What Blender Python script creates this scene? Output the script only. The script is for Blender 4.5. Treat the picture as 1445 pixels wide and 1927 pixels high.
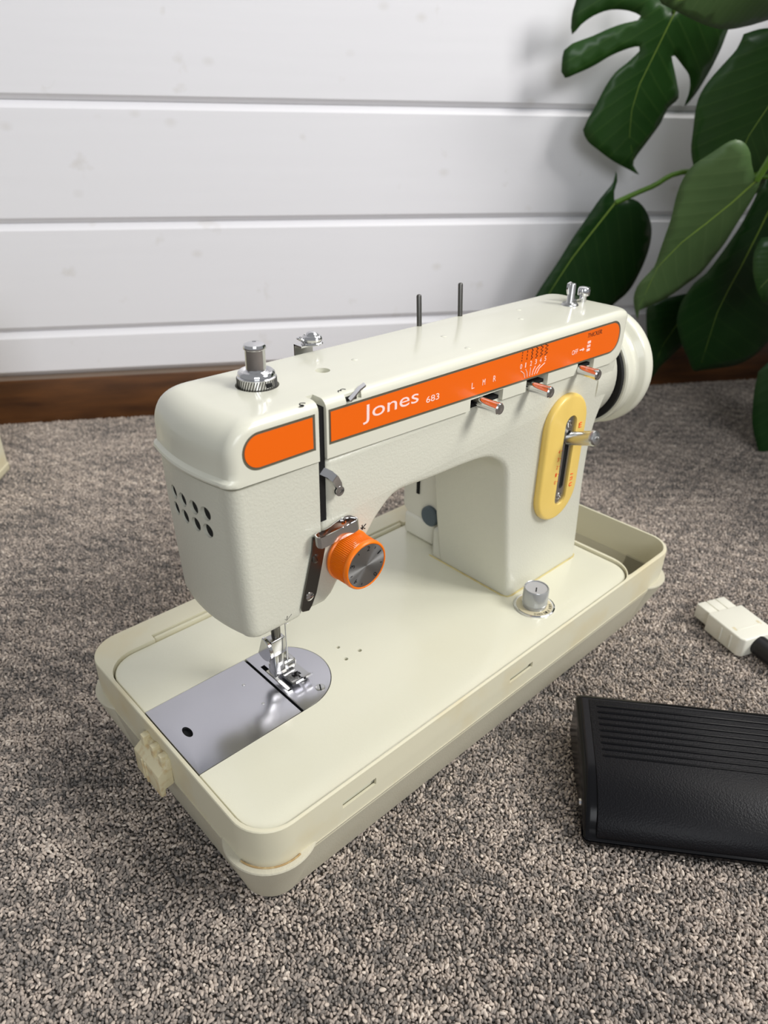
import bpy, bmesh, math, random
import numpy as np
from mathutils import Vector, Matrix, geometry

for o in list(bpy.data.objects):
    bpy.data.objects.remove(o)
scene = bpy.context.scene
COL = scene.collection
R = math.radians
MM = 0.001
random.seed(4)
rng = np.random.default_rng(11)

# ------------------------------------------------------------------ camera
# world axes: x along the sewing machine, y from its front to its back, floor at z = 0
W_PX, H_PX, F_PX = 1445, 1927, 1360.5
PITCH, ROLL, YAW, WALL_YAW = R(29.44), R(1.05), R(43.62), R(12.5)
CAM = np.array([-0.12029, -0.21417, 0.406])
_c, _s = math.cos, math.sin
_A = np.array([[1, 0, 0], [0, 0, -1], [0, 1, 0]], float)
_P = np.array([[1, 0, 0], [0, _c(PITCH), -_s(PITCH)], [0, _s(PITCH), _c(PITCH)]])
_Q = np.array([[_c(ROLL), -_s(ROLL), 0], [_s(ROLL), _c(ROLL), 0], [0, 0, 1]])
_Z = np.array([[_c(YAW), -_s(YAW), 0], [_s(YAW), _c(YAW), 0], [0, 0, 1]])
CM = _Q @ _P @ _A @ _Z
WD = np.array([_c(WALL_YAW - YAW), _s(WALL_YAW - YAW), 0])     # direction of the wall
WN = np.array([-WD[1], WD[0], 0])                              # points into the wall
SK = 0.8075                                                    # skirting front: WN.p = SK
WK = SK + 0.016                                                # face of the planks

def ray(px):
    return CM.T @ np.array([(px[0] - W_PX / 2) / F_PX, (px[1] - H_PX / 2) / F_PX, 1.0])
def on_plane(px, n, k):
    d = ray(px)
    return CAM + d * (k - n @ CAM) / (n @ d)
def project(p):
    c = CM @ (np.asarray(p, float) - CAM)
    return W_PX / 2 + F_PX * c[0] / c[2], H_PX / 2 + F_PX * c[1] / c[2], c[2]

cam_data = bpy.data.cameras.new('camera')
cam = bpy.data.objects.new('camera', cam_data)
COL.objects.link(cam)
cm = Matrix.Identity(4)
for i in range(3):
    cm[i][0], cm[i][1], cm[i][2], cm[i][3] = CM[0][i], -CM[1][i], -CM[2][i], CAM[i]
cam.matrix_world = cm
cam_data.sensor_fit = 'VERTICAL'
cam_data.sensor_height = 34.0
cam_data.lens = 34.0 * F_PX / H_PX
cam_data.clip_start = 0.01
cam_data.dof.use_dof = True
cam_data.dof.focus_distance = 0.43
cam_data.dof.aperture_fstop = 9.0
scene.camera = cam

# ------------------------------------------------------------------ light
world = bpy.data.worlds.new('room_light')
scene.world = world
world.use_nodes = True
bg = world.node_tree.nodes['Background']
bg.inputs[0].default_value = (0.95, 0.97, 1.0, 1)
bg.inputs[1].default_value = 0.34

def area(name, loc, target, sx, sy, power, col=(1, 1, 1)):
    d = bpy.data.lights.new(name, 'AREA')
    d.shape = 'RECTANGLE'; d.size = sx; d.size_y = sy; d.energy = power; d.color = col
    o = bpy.data.objects.new(name, d)
    COL.objects.link(o)
    o.location = loc
    o.rotation_euler = (Vector(target) - Vector(loc)).to_track_quat('-Z', 'Y').to_euler()
    return o
area('ceiling_light', (1.45, -0.60, 2.30), (0.5, 0.1, 0), 0.9, 0.9, 18, (1.0, 0.96, 0.90))
area('window_daylight', (1.20, -1.80, 1.90), (0.4, 0.2, 0.1), 0.8, 0.8, 56, (1.0, 0.985, 0.96))
area('side_fill', (-1.3, -2.1, 1.45), (0.4, 0.4, 0.25), 1.4, 1.2, 24, (0.94, 0.97, 1.0))  # unseen fill light, added to brighten the wall and the left faces

vs = scene.view_settings
scene.display_settings.display_device = 'sRGB'
vs.view_transform = 'Standard'
vs.look = 'None'
vs.exposure = -0.02
vs.gamma = 1.0
vs.use_curve_mapping = False

# ------------------------------------------------------------------ materials
def lin(r, g, b):
    f = lambda c: (c / 255 / 12.92) if c / 255 <= 0.04045 else ((c / 255 + 0.055) / 1.055) ** 2.4
    return (f(r), f(g), f(b), 1)

MATS = {}
def mat(name, col, rough=0.5, metal=0.0, bump=0.0, bscale=500.0, var=0.0, vscale=40.0, var_col=None,
        coat=0.0, spec=0.5, aniso=0.0, trans=0.0, alpha_ior=1.45, bdetail=2.0):
    m = bpy.data.materials.new(name)
    m.use_nodes = True
    nt = m.node_tree
    b = nt.nodes['Principled BSDF']
    b.inputs['Base Color'].default_value = col
    b.inputs['Roughness'].default_value = rough
    b.inputs['Metallic'].default_value = metal
    b.inputs['Coat Weight'].default_value = coat
    b.inputs['Specular IOR Level'].default_value = spec
    b.inputs['IOR'].default_value = alpha_ior
    if trans: b.inputs['Transmission Weight'].default_value = trans
    if var or bump:
        tc = nt.nodes.new('ShaderNodeTexCoord')
    if var:
        n = nt.nodes.new('ShaderNodeTexNoise')
        n.inputs['Scale'].default_value = vscale
        n.inputs['Detail'].default_value = 4
        nt.links.new(tc.outputs['Object'], n.inputs['Vector'])
        ramp = nt.nodes.new('ShaderNodeValToRGB')
        ramp.color_ramp.elements[0].position = 0.5
        ramp.color_ramp.elements[1].position = 0.78
        ramp.color_ramp.elements[0].color = (0, 0, 0, 1)
        ramp.color_ramp.elements[1].color = (var, var, var, 1)
        nt.links.new(n.outputs['Fac'], ramp.inputs['Fac'])
        mx = nt.nodes.new('ShaderNodeMix'); mx.data_type = 'RGBA'
        mx.inputs['A'].default_value = col
        mx.inputs['B'].default_value = var_col or tuple(c * 0.7 for c in col[:3]) + (1,)
        nt.links.new(ramp.outputs['Color'], mx.inputs['Factor'])
        nt.links.new(mx.outputs['Result'], b.inputs['Base Color'])
    if bump:
        n2 = nt.nodes.new('ShaderNodeTexNoise')
        n2.inputs['Scale'].default_value = bscale
        n2.inputs['Detail'].default_value = bdetail
        nt.links.new(tc.outputs['Object'], n2.inputs['Vector'])
        bm_ = nt.nodes.new('ShaderNodeBump')
        bm_.inputs['Strength'].default_value = bump
        bm_.inputs['Distance'].default_value = 0.0006
        nt.links.new(n2.outputs['Fac'], bm_.inputs['Height'])
        nt.links.new(bm_.outputs['Normal'], b.inputs['Normal'])
    if aniso:
        b.inputs['Anisotropic'].default_value = aniso
        t = nt.nodes.new('ShaderNodeTangent'); t.direction_type = 'RADIAL'; t.axis = 'Z'
        nt.links.new(t.outputs['Tangent'], b.inputs['Tangent'])
    MATS[name] = m
    return m

CREAM = mat('cream_enamel', lin(220, 219, 203), 0.22, coat=0.25, var=0.25, vscale=9, var_col=lin(216, 213, 192))
CAST = mat('textured_cream_enamel', lin(208, 207, 192), 0.33, bump=0.35, bscale=700, coat=0.1)
BEDM = mat('cream_bed_enamel', lin(221, 219, 199), 0.24, bump=0.10, bscale=500, coat=0.2, var=0.3, vscale=12, var_col=lin(218, 213, 186))
TRAYM = mat('yellowed_plastic', lin(216, 211, 186), 0.42, bump=0.06, bscale=300, var=0.55, vscale=22, var_col=lin(212, 192, 140))
SHELLM = mat('grained_plastic', lin(196, 191, 171), 0.55, bump=0.35, bscale=900, var=0.25, vscale=30, var_col=lin(180, 170, 144))
LATCHM = mat('aged_plastic', lin(222, 212, 176), 0.45, var=0.9, vscale=160, var_col=lin(188, 150, 88))
CHROME = mat('chrome', (0.70, 0.70, 0.71, 1), 0.10, 1.0)
STEEL = mat('brushed_steel', (0.55, 0.55, 0.54, 1), 0.28, 1.0)
FOOTM = mat('worn_chrome', (0.50, 0.50, 0.50, 1), 0.2, 1.0)
DARKSTEEL = mat('dark_steel', (0.16, 0.155, 0.145, 1), 0.34, 1.0)
PLATEM = mat('polished_plate', (0.56, 0.56, 0.60, 1), 0.25, 1.0, bump=0.02, bscale=120, var=0.4, vscale=28, var_col=(0.48, 0.48, 0.52, 1))
DIALM = mat('spun_aluminium', (0.62, 0.62, 0.62, 1), 0.32, 1.0, aniso=0.9)
ORANGE = mat('orange_panel', lin(240, 103, 2), 0.35)
ORANGEK = mat('orange_plastic', lin(246, 122, 6), 0.33, coat=0.2)
OLIVE = mat('dark_border', lin(96, 92, 76), 0.45)
YELLOW = mat('aged_yellow_plastic', lin(236, 203, 110), 0.34, coat=0.1, var=0.4, vscale=25, var_col=lin(228, 190, 92))
BLACK = mat('black_void', (0.004, 0.004, 0.004, 1), 0.8)
BLACKP = mat('black_plastic', (0.003, 0.003, 0.004, 1), 0.22, spec=0.3, bump=0.05, bscale=200)
LEATHER = mat('grained_black_plastic', (0.004, 0.004, 0.0055, 1), 0.42, spec=0.22, bump=0.35, bscale=900, bdetail=1)
RUBBER = mat('black_rubber', (0.007, 0.007, 0.008, 1), 0.4)
WHITEP = mat('white_plastic', lin(228, 226, 212), 0.36)
PINKINK = mat('white_ink', lin(252, 222, 216), 0.5)
BLACKINK = mat('black_ink', (0.006, 0.006, 0.007, 1), 0.6)
REDINK = mat('red_ink', lin(226, 78, 24), 0.5)
GREYP = mat('grey_plastic', lin(84, 96, 104), 0.5)
CLEARK = mat('clear_knob', lin(176, 178, 178), 0.12, coat=0.6, metal=0.35)
DISCM = mat('ivory_disc', lin(214, 204, 172), 0.4)
SEALM = mat('yellowed_sealant', lin(204, 190, 134), 0.5, var=0.7, vscale=120, var_col=lin(170, 140, 72))
GRIME = mat('brown_grime', lin(168, 140, 96), 0.8, var=0.8, vscale=300, var_col=lin(206, 192, 150))
RIBM = mat('pale_midrib', lin(122, 150, 62), 0.45)
STEMM = mat('green_stem', lin(84, 122, 34), 0.4)
POTM = mat('white_pot', lin(220, 218, 212), 0.4)
SOILM = mat('potting_soil', lin(48, 36, 27), 0.95, bump=1.0, bscale=90)

def wood_paint():
    m = bpy.data.materials.new('white_painted_wood'); m.use_nodes = True
    nt = m.node_tree; N = nt.nodes; L = nt.links
    b = N['Principled BSDF']; b.inputs['Roughness'].default_value = 0.42
    tc = N.new('ShaderNodeTexCoord')
    oi = N.new('ShaderNodeObjectInfo')
    add = N.new('ShaderNodeVectorMath'); add.operation = 'ADD'
    sc = N.new('ShaderNodeVectorMath'); sc.operation = 'SCALE'; sc.inputs['Scale'].default_value = 7.0
    cb = N.new('ShaderNodeCombineXYZ')
    L.new(oi.outputs['Random'], cb.inputs[0]); L.new(oi.outputs['Random'], cb.inputs[1])
    L.new(cb.outputs[0], sc.inputs[0]); L.new(tc.outputs['Object'], add.inputs[0]); L.new(sc.outputs[0], add.inputs[1])
    mp = N.new('ShaderNodeMapping'); mp.inputs['Scale'].default_value = (5, 60, 90)
    L.new(add.outputs[0], mp.inputs['Vector'])
    grain = N.new('ShaderNodeTexNoise'); grain.inputs['Scale'].default_value = 1.0; grain.inputs['Detail'].default_value = 6
    L.new(mp.outputs[0], grain.inputs['Vector'])
    mp2 = N.new('ShaderNodeMapping'); mp2.inputs['Scale'].default_value = (11, 12, 16)
    L.new(add.outputs[0], mp2.inputs['Vector'])
    kn = N.new('ShaderNodeTexVoronoi'); kn.feature = 'F1'; kn.inputs['Scale'].default_value = 1.0
    L.new(mp2.outputs[0], kn.inputs['Vector'])
    kr = N.new('ShaderNodeValToRGB')
    kr.color_ramp.elements[0].position = 0.02; kr.color_ramp.elements[0].color = (0.55, 0.55, 0.55, 1)
    kr.color_ramp.elements[1].position = 0.11; kr.color_ramp.elements[1].color = (0, 0, 0, 1)
    L.new(kn.outputs['Distance'], kr.inputs['Fac'])
    sm = N.new('ShaderNodeTexNoise'); sm.inputs['Scale'].default_value = 24.0; sm.inputs['Detail'].default_value = 5
    L.new(add.outputs[0], sm.inputs['Vector'])
    smr = N.new('ShaderNodeValToRGB')
    smr.color_ramp.elements[0].position = 0.66; smr.color_ramp.elements[0].color = (0, 0, 0, 1)
    smr.color_ramp.elements[1].position = 0.80; smr.color_ramp.elements[1].color = (0.5, 0.5, 0.5, 1)
    L.new(sm.outputs['Fac'], smr.inputs['Fac'])
    mx = N.new('ShaderNodeMath'); mx.operation = 'MAXIMUM'
    mul = N.new('ShaderNodeMath'); mul.operation = 'MULTIPLY'
    smx = N.new('ShaderNodeMath'); smx.operation = 'ADD'; smx.inputs[1].default_value = 0.12
    L.new(smr.outputs[0], smx.inputs[0])
    L.new(kr.outputs[0], mul.inputs[0]); L.new(grain.outputs['Fac'], mul.inputs[1])
    L.new(mul.outputs[0], mx.inputs[0]); L.new(smr.outputs[0], mx.inputs[1])
    half = N.new('ShaderNodeMath'); half.operation = 'MULTIPLY'; half.inputs[1].default_value = 0.8
    L.new(mx.outputs[0], half.inputs[0])
    c = N.new('ShaderNodeMix'); c.data_type = 'RGBA'
    c.inputs['A'].default_value = lin(240, 239, 243); c.inputs['B'].default_value = lin(192, 184, 168)
    L.new(half.outputs[0], c.inputs['Factor']); L.new(c.outputs['Result'], b.inputs['Base Color'])
    bp = N.new('ShaderNodeBump'); bp.inputs['Strength'].default_value = 0.22; bp.inputs['Distance'].default_value = 0.001
    L.new(grain.outputs['Fac'], bp.inputs['Height']); L.new(bp.outputs[0], b.inputs['Normal'])
    return m
PAINT = wood_paint()

def stained_wood():
    m = bpy.data.materials.new('stained_wood'); m.use_nodes = True
    nt = m.node_tree; N = nt.nodes; L = nt.links
    b = N['Principled BSDF']; b.inputs['Roughness'].default_value = 0.45
    tc = N.new('ShaderNodeTexCoord')
    mp = N.new('ShaderNodeMapping'); mp.inputs['Scale'].default_value = (8, 30, 60)
    L.new(tc.outputs['Object'], mp.inputs['Vector'])
    g = N.new('ShaderNodeTexNoise'); g.inputs['Scale'].default_value = 1; g.inputs['Detail'].default_value = 6
    L.new(mp.outputs[0], g.inputs['Vector'])
    r = N.new('ShaderNodeValToRGB')
    r.color_ramp.elements[0].position = 0.3; r.color_ramp.elements[0].color = lin(62, 36, 17)
    r.color_ramp.elements[1].position = 0.7; r.color_ramp.elements[1].color = lin(112, 70, 34)
    L.new(g.outputs['Fac'], r.inputs['Fac'])
    ge = N.new('ShaderNodeNewGeometry'); sx = N.new('ShaderNodeSeparateXYZ'); L.new(ge.outputs['Normal'], sx.inputs[0])
    mr = N.new('ShaderNodeMapRange'); mr.inputs['From Min'].default_value = 0.5; mr.inputs['From Max'].default_value = 0.95; mr.inputs['To Max'].default_value = 0.75
    L.new(sx.outputs['Z'], mr.inputs['Value'])
    mx = N.new('ShaderNodeMix'); mx.data_type = 'RGBA'; mx.inputs['B'].default_value = lin(122, 108, 94)      # dust lying on the ledge
    L.new(mr.outputs[0], mx.inputs['Factor']); L.new(r.outputs[0], mx.inputs['A'])
    L.new(mx.outputs['Result'], b.inputs['Base Color'])
    return m
STAIN = stained_wood()

def carpet_mats():
    base = mat('carpet_backing', lin(112, 106, 100), 1.0, bump=1.0, bscale=300, var=0.8, vscale=260, var_col=lin(140, 128, 118), spec=0.0)
    m = bpy.data.materials.new('carpet_yarn'); m.use_nodes = True
    nt = m.node_tree; N = nt.nodes; L = nt.links
    b = N['Principled BSDF']; b.inputs['Roughness'].default_value = 0.9; b.inputs['Specular IOR Level'].default_value = 0.15
    b.inputs['Sheen Weight'].default_value = 0.15
    at = N.new('ShaderNodeAttribute'); at.attribute_type = 'INSTANCER'; at.attribute_name = 'tint'
    r = N.new('ShaderNodeValToRGB'); cr = r.color_ramp
    stops = [(0.0, (80, 78, 76)), (0.22, (102, 98, 95)), (0.45, (137, 129, 122)), (0.65, (170, 158, 148)), (0.85, (198, 184, 171)), (1.0, (216, 204, 191))]
    cr.elements[0].position = 0; cr.elements[0].color = lin(*stops[0][1])
    cr.elements[1].position = 1; cr.elements[1].color = lin(*stops[-1][1])
    for p_, c_ in stops[1:-1]:
        e = cr.elements.new(p_); e.color = lin(*c_)
    L.new(at.outputs['Fac'], r.inputs['Fac']); L.new(r.outputs[0], b.inputs['Base Color'])
    return base, m
CARPET_BASE, YARN = carpet_mats()

def leaf_mat(name, dark, light, vein, rough=0.34):
    m = bpy.data.materials.new(name); m.use_nodes = True
    nt = m.node_tree; N = nt.nodes; L = nt.links
    b = N['Principled BSDF']; b.inputs['Roughness'].default_value = rough
    b.inputs['Specular IOR Level'].default_value = 0.4
    uv = N.new('ShaderNodeUVMap'); uv.uv_map = 'leaf'
    sp = N.new('ShaderNodeSeparateXYZ'); L.new(uv.outputs[0], sp.inputs[0])
    ab = N.new('ShaderNodeMath'); ab.operation = 'ABSOLUTE'; L.new(sp.outputs['Y'], ab.inputs[0])
    # lateral veins: lines of constant (u - 0.75 |v|), bending towards the tip
    ml = N.new('ShaderNodeMath'); ml.operation = 'MULTIPLY_ADD'; ml.inputs[1].default_value = -0.75
    L.new(ab.outputs[0], ml.inputs[0]); L.new(sp.outputs['X'], ml.inputs[2])
    fr = N.new('ShaderNodeMath'); fr.operation = 'MULTIPLY'; fr.inputs[1].default_value = 9.0 * 2 * math.pi; L.new(ml.outputs[0], fr.inputs[0])
    sn = N.new('ShaderNodeMath'); sn.operation = 'COSINE'; L.new(fr.outputs[0], sn.inputs[0])
    pw = N.new('ShaderNodeMapRange'); pw.inputs['From Min'].default_value = 0.86; pw.inputs['From Max'].default_value = 1.0
    L.new(sn.outputs[0], pw.inputs['Value'])
    tc = N.new('ShaderNodeTexCoord')
    nz = N.new('ShaderNodeTexNoise'); nz.inputs['Scale'].default_value = 14; nz.inputs['Detail'].default_value = 4
    L.new(tc.outputs['Object'], nz.inputs['Vector'])
    mx = N.new('ShaderNodeMix'); mx.data_type = 'RGBA'; mx.inputs['A'].default_value = dark; mx.inputs['B'].default_value = light
    L.new(nz.outputs['Fac'], mx.inputs['Factor'])
    vf = N.new('ShaderNodeMath'); vf.operation = 'MULTIPLY'; vf.inputs[1].default_value = 0.09; L.new(pw.outputs[0], vf.inputs[0])
    mv = N.new('ShaderNodeMix'); mv.data_type = 'RGBA'; mv.inputs['B'].default_value = vein
    L.new(mx.outputs['Result'], mv.inputs['A']); L.new(vf.outputs[0], mv.inputs['Factor'])
    L.new(mv.outputs['Result'], b.inputs['Base Color'])
    bp = N.new('ShaderNodeBump'); bp.inputs['Strength'].default_value = 0.05; bp.inputs['Distance'].default_value = 0.002
    L.new(sn.outputs[0], bp.inputs['Height']); L.new(bp.outputs[0], b.inputs['Normal'])
    return m
LEAF_A = leaf_mat('leaf_green', lin(26, 58, 20), lin(48, 84, 34), lin(110, 142, 72))
LEAF_B = leaf_mat('leaf_dusty_green', lin(60, 86, 48), lin(88, 114, 68), lin(122, 146, 94), 0.42)
LEAF_C = leaf_mat('leaf_dark_green', lin(18, 48, 18), lin(34, 68, 28), lin(84, 116, 58))

# ------------------------------------------------------------------ helpers
WM = {}
def link(name, data, parent=None, M=None):
    o = bpy.data.objects.new(name, data)
    COL.objects.link(o)
    M = M.copy() if M is not None else Matrix.Identity(4)
    if parent is not None:
        o.parent = parent
        o.matrix_parent_inverse = WM[parent.name].inverted()
    o.matrix_basis = M
    WM[o.name] = M
    return o
def thing(name, label, cat, loc=(0, 0, 0), group=None, kind=None):
    o = link(name, None, None, Matrix.Translation(Vector(loc)))
    o.empty_display_size = 0.02
    return tag(o, label, cat, group, kind)
def tag(o, label=None, cat=None, group=None, kind=None):
    if label: o['label'] = label
    if cat: o['category'] = cat
    if group: o['group'] = group
    if kind: o['kind'] = kind
    return o
def finish(me, m=None, sharp=40, smooth=True):
    if m is not None:
        me.materials.clear(); me.materials.append(m)
    if smooth and len(me.polygons):
        me.polygons.foreach_set('use_smooth', [True] * len(me.polygons))
        me.set_sharp_from_angle(angle=R(sharp))
    me.update()
    return me
def mesh(verts, faces, name='m'):
    me = bpy.data.meshes.new(name)
    me.from_pydata([tuple(v) for v in verts], [], faces)
    bm = bmesh.new(); bm.from_mesh(me)
    bmesh.ops.remove_doubles(bm, verts=bm.verts, dist=1e-7)
    bmesh.ops.recalc_face_normals(bm, faces=bm.faces)
    bm.to_mesh(me); bm.free()
    return me
def join(*meshes):
    bm = bmesh.new()
    for me in meshes:
        bm.from_mesh(me)
    out = bpy.data.meshes.new('m'); bm.to_mesh(out); bm.free()
    return out
def xform(me, M):
    me = me.copy(); me.transform(M); return me
def box(x0, x1, y0, y1, z0, z1):
    v = [(x, y, z) for z in (z0, z1) for y in (y0, y1) for x in (x0, x1)]
    v = [(a * MM, b * MM, c * MM) for a, b, c in v]
    return mesh(v, [(0, 2, 3, 1), (4, 5, 7, 6), (0, 1, 5, 4), (2, 6, 7, 3), (0, 4, 6, 2), (1, 3, 7, 5)])
def prism(outline, axis, a, b):
    """outline in mm: (x,z) for axis 'y', (x,y) for axis 'z', (y,z) for axis 'x'"""
    def P(u, v, w):
        return {'y': (u, w, v), 'z': (u, v, w), 'x': (w, u, v)}[axis]
    n = len(outline)
    v = [P(u, w, a) for u, w in outline] + [P(u, w, b) for u, w in outline]
    v = [tuple(c * MM for c in q) for q in v]
    f = [tuple(range(n))[::-1], tuple(range(n, 2 * n))] + [(i, (i + 1) % n, n + (i + 1) % n, n + i) for i in range(n)]
    return mesh(v, f)
def loft(rings, cap=True):
    n = len(rings[0]); v = [tuple(c * MM for c in p) for r in rings for p in r]; f = []
    for k in range(len(rings) - 1):
        for i in range(n):
            f.append((k * n + i, k * n + (i + 1) % n, (k + 1) * n + (i + 1) % n, (k + 1) * n + i))
    if cap:
        f.append(tuple(range(n))[::-1]); f.append(tuple(range((len(rings) - 1) * n, len(rings) * n)))
    return mesh(v, f)
def lathe(profile, n=48):
    """profile [(radius, height)] mm about local z"""
    v, f, idx = [], [], []
    for r, h in profile:
        if r <= 1e-6:
            idx.append([len(v)]); v.append((0, 0, h * MM))
        else:
            idx.append(list(range(len(v), len(v) + n)))
            v += [(r * MM * math.cos(2 * math.pi * i / n), r * MM * math.sin(2 * math.pi * i / n), h * MM) for i in range(n)]
    for a, b in zip(idx[:-1], idx[1:]):
        for i in range(n):
            j = (i + 1) % n
            if len(a) == 1 and len(b) == 1: continue
            if len(a) == 1: f.append((a[0], b[j], b[i]))
            elif len(b) == 1: f.append((a[i], a[j], b[0]))
            else: f.append((a[i], a[j], b[j], b[i]))
    return mesh(v, f)
def tube(path, rad, n=10, closed_caps=True):
    """path in mm, rad scalar or list (mm)"""
    P = [Vector(p) for p in path]; rads = rad if isinstance(rad, (list, tuple)) else [rad] * len(P)
    v, f = [], []
    T = []
    for i in range(len(P)):
        T.append((P[min(i + 1, len(P) - 1)] - P[max(i - 1, 0)]).normalized())
    up = Vector((0, 0, 1)) if abs(T[0].z) < 0.9 else Vector((1, 0, 0))
    nrm = (up - T[0] * up.dot(T[0])).normalized()
    for i, p in enumerate(P):
        nrm = (nrm - T[i] * nrm.dot(T[i])).normalized()
        b = T[i].cross(nrm)
        for k in range(n):
            a = 2 * math.pi * k / n
            v.append((p + (nrm * math.cos(a) + b * math.sin(a)) * rads[i]) * MM)
    for i in range(len(P) - 1):
        for k in range(n):
            f.append((i * n + k, i * n + (k + 1) % n, (i + 1) * n + (k + 1) % n, (i + 1) * n + k))
    if closed_caps:
        f.append(tuple(range(n))[::-1]); f.append(tuple(range((len(P) - 1) * n, len(P) * n)))
    return mesh(v, f)
def strip(path, width_dir, w, t):
    """flat bent strip: path mm, width along width_dir, thickness t"""
    P = [Vector(p) for p in path]; wd = Vector(width_dir).normalized() * (w / 2)
    rings = []
    for i, p in enumerate(P):
        tg = (P[min(i + 1, len(P) - 1)] - P[max(i - 1, 0)]).normalized()
        nn = tg.cross(wd).normalized() * (t / 2)
        rings.append([p - wd - nn, p + wd - nn, p + wd + nn, p - wd + nn])
    return loft(rings)
def arc(cx, cy, r, a0, a1, n=8):
    return [(cx + r * math.cos(R(a0 + (a1 - a0) * i / n)), cy + r * math.sin(R(a0 + (a1 - a0) * i / n))) for i in range(n + 1)]
def rrect(x0, x1, y0, y1, r, n=8):
    rs = r if isinstance(r, (list, tuple)) else [r] * 4      # FL, FR, BR, BL
    return (arc(x0 + rs[0], y0 + rs[0], rs[0], 180, 270, n) + arc(x1 - rs[1], y0 + rs[1], rs[1], 270, 360, n)
            + arc(x1 - rs[2], y1 - rs[2], rs[2], 0, 90, n) + arc(x0 + rs[3], y1 - rs[3], rs[3], 90, 180, n))
def catmull(pts, step=2.0):
    out = []
    P = [Vector((*p, 0)) if len(p) == 2 else Vector(p) for p in pts]
    for i in range(len(P) - 1):
        p0, p1, p2, p3 = P[max(i - 1, 0)], P[i], P[i + 1], P[min(i + 2, len(P) - 1)]
        n = max(1, int((p2 - p1).length / step))
        for k in range(n):
            t = k / n
            out.append(0.5 * ((2 * p1) + (-p0 + p2) * t + (2 * p0 - 5 * p1 + 4 * p2 - p3) * t * t + (-p0 + 3 * p1 - 3 * p2 + p3) * t ** 3))
    out.append(P[-1])
    return [tuple(q[:len(pts[0])]) for q in out]
def baked(o):
    dg = bpy.context.evaluated_depsgraph_get()
    me = bpy.data.meshes.new_from_object(o.evaluated_get(dg))
    return me
def bevelled(me, width, seg=3, angle=35, clamp=False):
    o = bpy.data.objects.new('tmp', me); COL.objects.link(o)
    m = o.modifiers.new('b', 'BEVEL'); m.width = width * MM; m.segments = seg; m.limit_method = 'ANGLE'; m.angle_limit = R(angle)
    m.use_clamp_overlap = clamp
    out = baked(o); bpy.data.objects.remove(o)
    return out
def cut(me, cutters):
    o = bpy.data.objects.new('tmp', me); COL.objects.link(o)
    tmp = []
    for c in cutters:
        co = bpy.data.objects.new('tmpc', c); COL.objects.link(co); tmp.append(co)
        m = o.modifiers.new('c', 'BOOLEAN'); m.operation = 'DIFFERENCE'; m.solver = 'EXACT'; m.object = co
    out = baked(o); bpy.data.objects.remove(o)
    for co in tmp: bpy.data.objects.remove(co)
    return out
def part(name, me, m, parent, M=None, sharp=40, label=None):
    o = link(name, finish(me, m, sharp), parent, M)
    if label: o['label'] = label
    return o
def at(x, y, z, rot=None):
    M = Matrix.Translation(Vector((x, y, z)) * MM)
    return M @ rot.to_4x4() if rot is not None else M
TO_FRONT = Matrix.Rotation(R(90), 3, 'X')         # local z -> -y
TO_RIGHT = Matrix.Rotation(R(90), 3, 'Y')         # local z -> +x
def cyl(r, h0, h1, n=32, bev=0.0):
    p = [(0, h0), (r - bev, h0), (r, h0 + bev), (r, h1 - bev), (r - bev, h1), (0, h1)] if bev else [(0, h0), (r, h0), (r, h1), (0, h1)]
    return lathe(p, n)
def text_mesh(s, thick=0.06):
    c = bpy.data.curves.new('t', 'FONT'); c.body = s; c.size = 1.0; c.resolution_u = 4
    o = bpy.data.objects.new('tmp', c); COL.objects.link(o)
    me = baked(o); bpy.data.objects.remove(o); bpy.data.curves.remove(c)
    return me
def text(s, M, w, h, m, parent, name='lettering', shear=0.0, label=None):
    """text filling a w x h mm box, lower left corner at local origin of M, lying in local xy, facing local +z"""
    me = text_mesh(s)
    co = np.zeros(len(me.vertices) * 3); me.vertices.foreach_get('co', co); co = co.reshape(-1, 3)
    lo, hi = co.min(0), co.max(0); sz = np.maximum(hi - lo, 1e-6)
    co[:, 0] = (co[:, 0] - lo[0]) / sz[0] * w * MM
    co[:, 1] = (co[:, 1] - lo[1]) / sz[1] * h * MM
    co[:, 0] += shear * co[:, 1]
    co[:, 2] = 0
    me.vertices.foreach_set('co', co.ravel()); me.update()
    bm = bmesh.new(); bm.from_mesh(me)
    r = bmesh.ops.extrude_face_region(bm, geom=list(bm.faces))
    for v in [g for g in r['geom'] if isinstance(g, bmesh.types.BMVert)]: v.co.z += 0.00008
    bmesh.ops.recalc_face_normals(bm, faces=bm.faces)
    bm.to_mesh(me); bm.free()
    o = link(name, finish(me, m, smooth=False), parent, M)
    if label: o['label'] = label
    return o
def front_text(s, x, z, w, h, y, m, parent, **k):
    return text(s, at(x, y, z, TO_FRONT), w, h, m, parent, **k)
def strokes(paths, r, m, parent, name='pen_mark'):
    me = join(*[tube(p, r, 6) for p in paths])
    return part(name, me, m, parent)

# ------------------------------------------------------------------ setting
def wall_M(z=0.0, off=0.0):
    """frame with local x along the wall, local y into it, origin on the plane WN.p = SK + off"""
    o = WN * (SK + off)
    M = Matrix.Identity(4)
    for i in range(3):
        M[i][0], M[i][1], M[i][2], M[i][3] = WD[i], WN[i], (0, 0, 1)[i], o[i]
    M[2][3] = z
    return M
floor = link('floor', finish(box(-3000, 3500, -3000, 3500, -60, -4), CARPET_BASE, smooth=False))
# keep the floor in front of the wall
bm = bmesh.new(); bm.from_mesh(floor.data)
bmesh.ops.bisect_plane(bm, geom=bm.verts[:] + bm.edges[:] + bm.faces[:], plane_co=WN * (WK + 0.02), plane_no=WN, clear_outer=True)
bmesh.ops.holes_fill(bm, edges=bm.edges)
bm.to_mesh(floor.data); bm.free()
tag(floor, kind='structure', label='grey and beige twist pile carpet floor')

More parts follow.
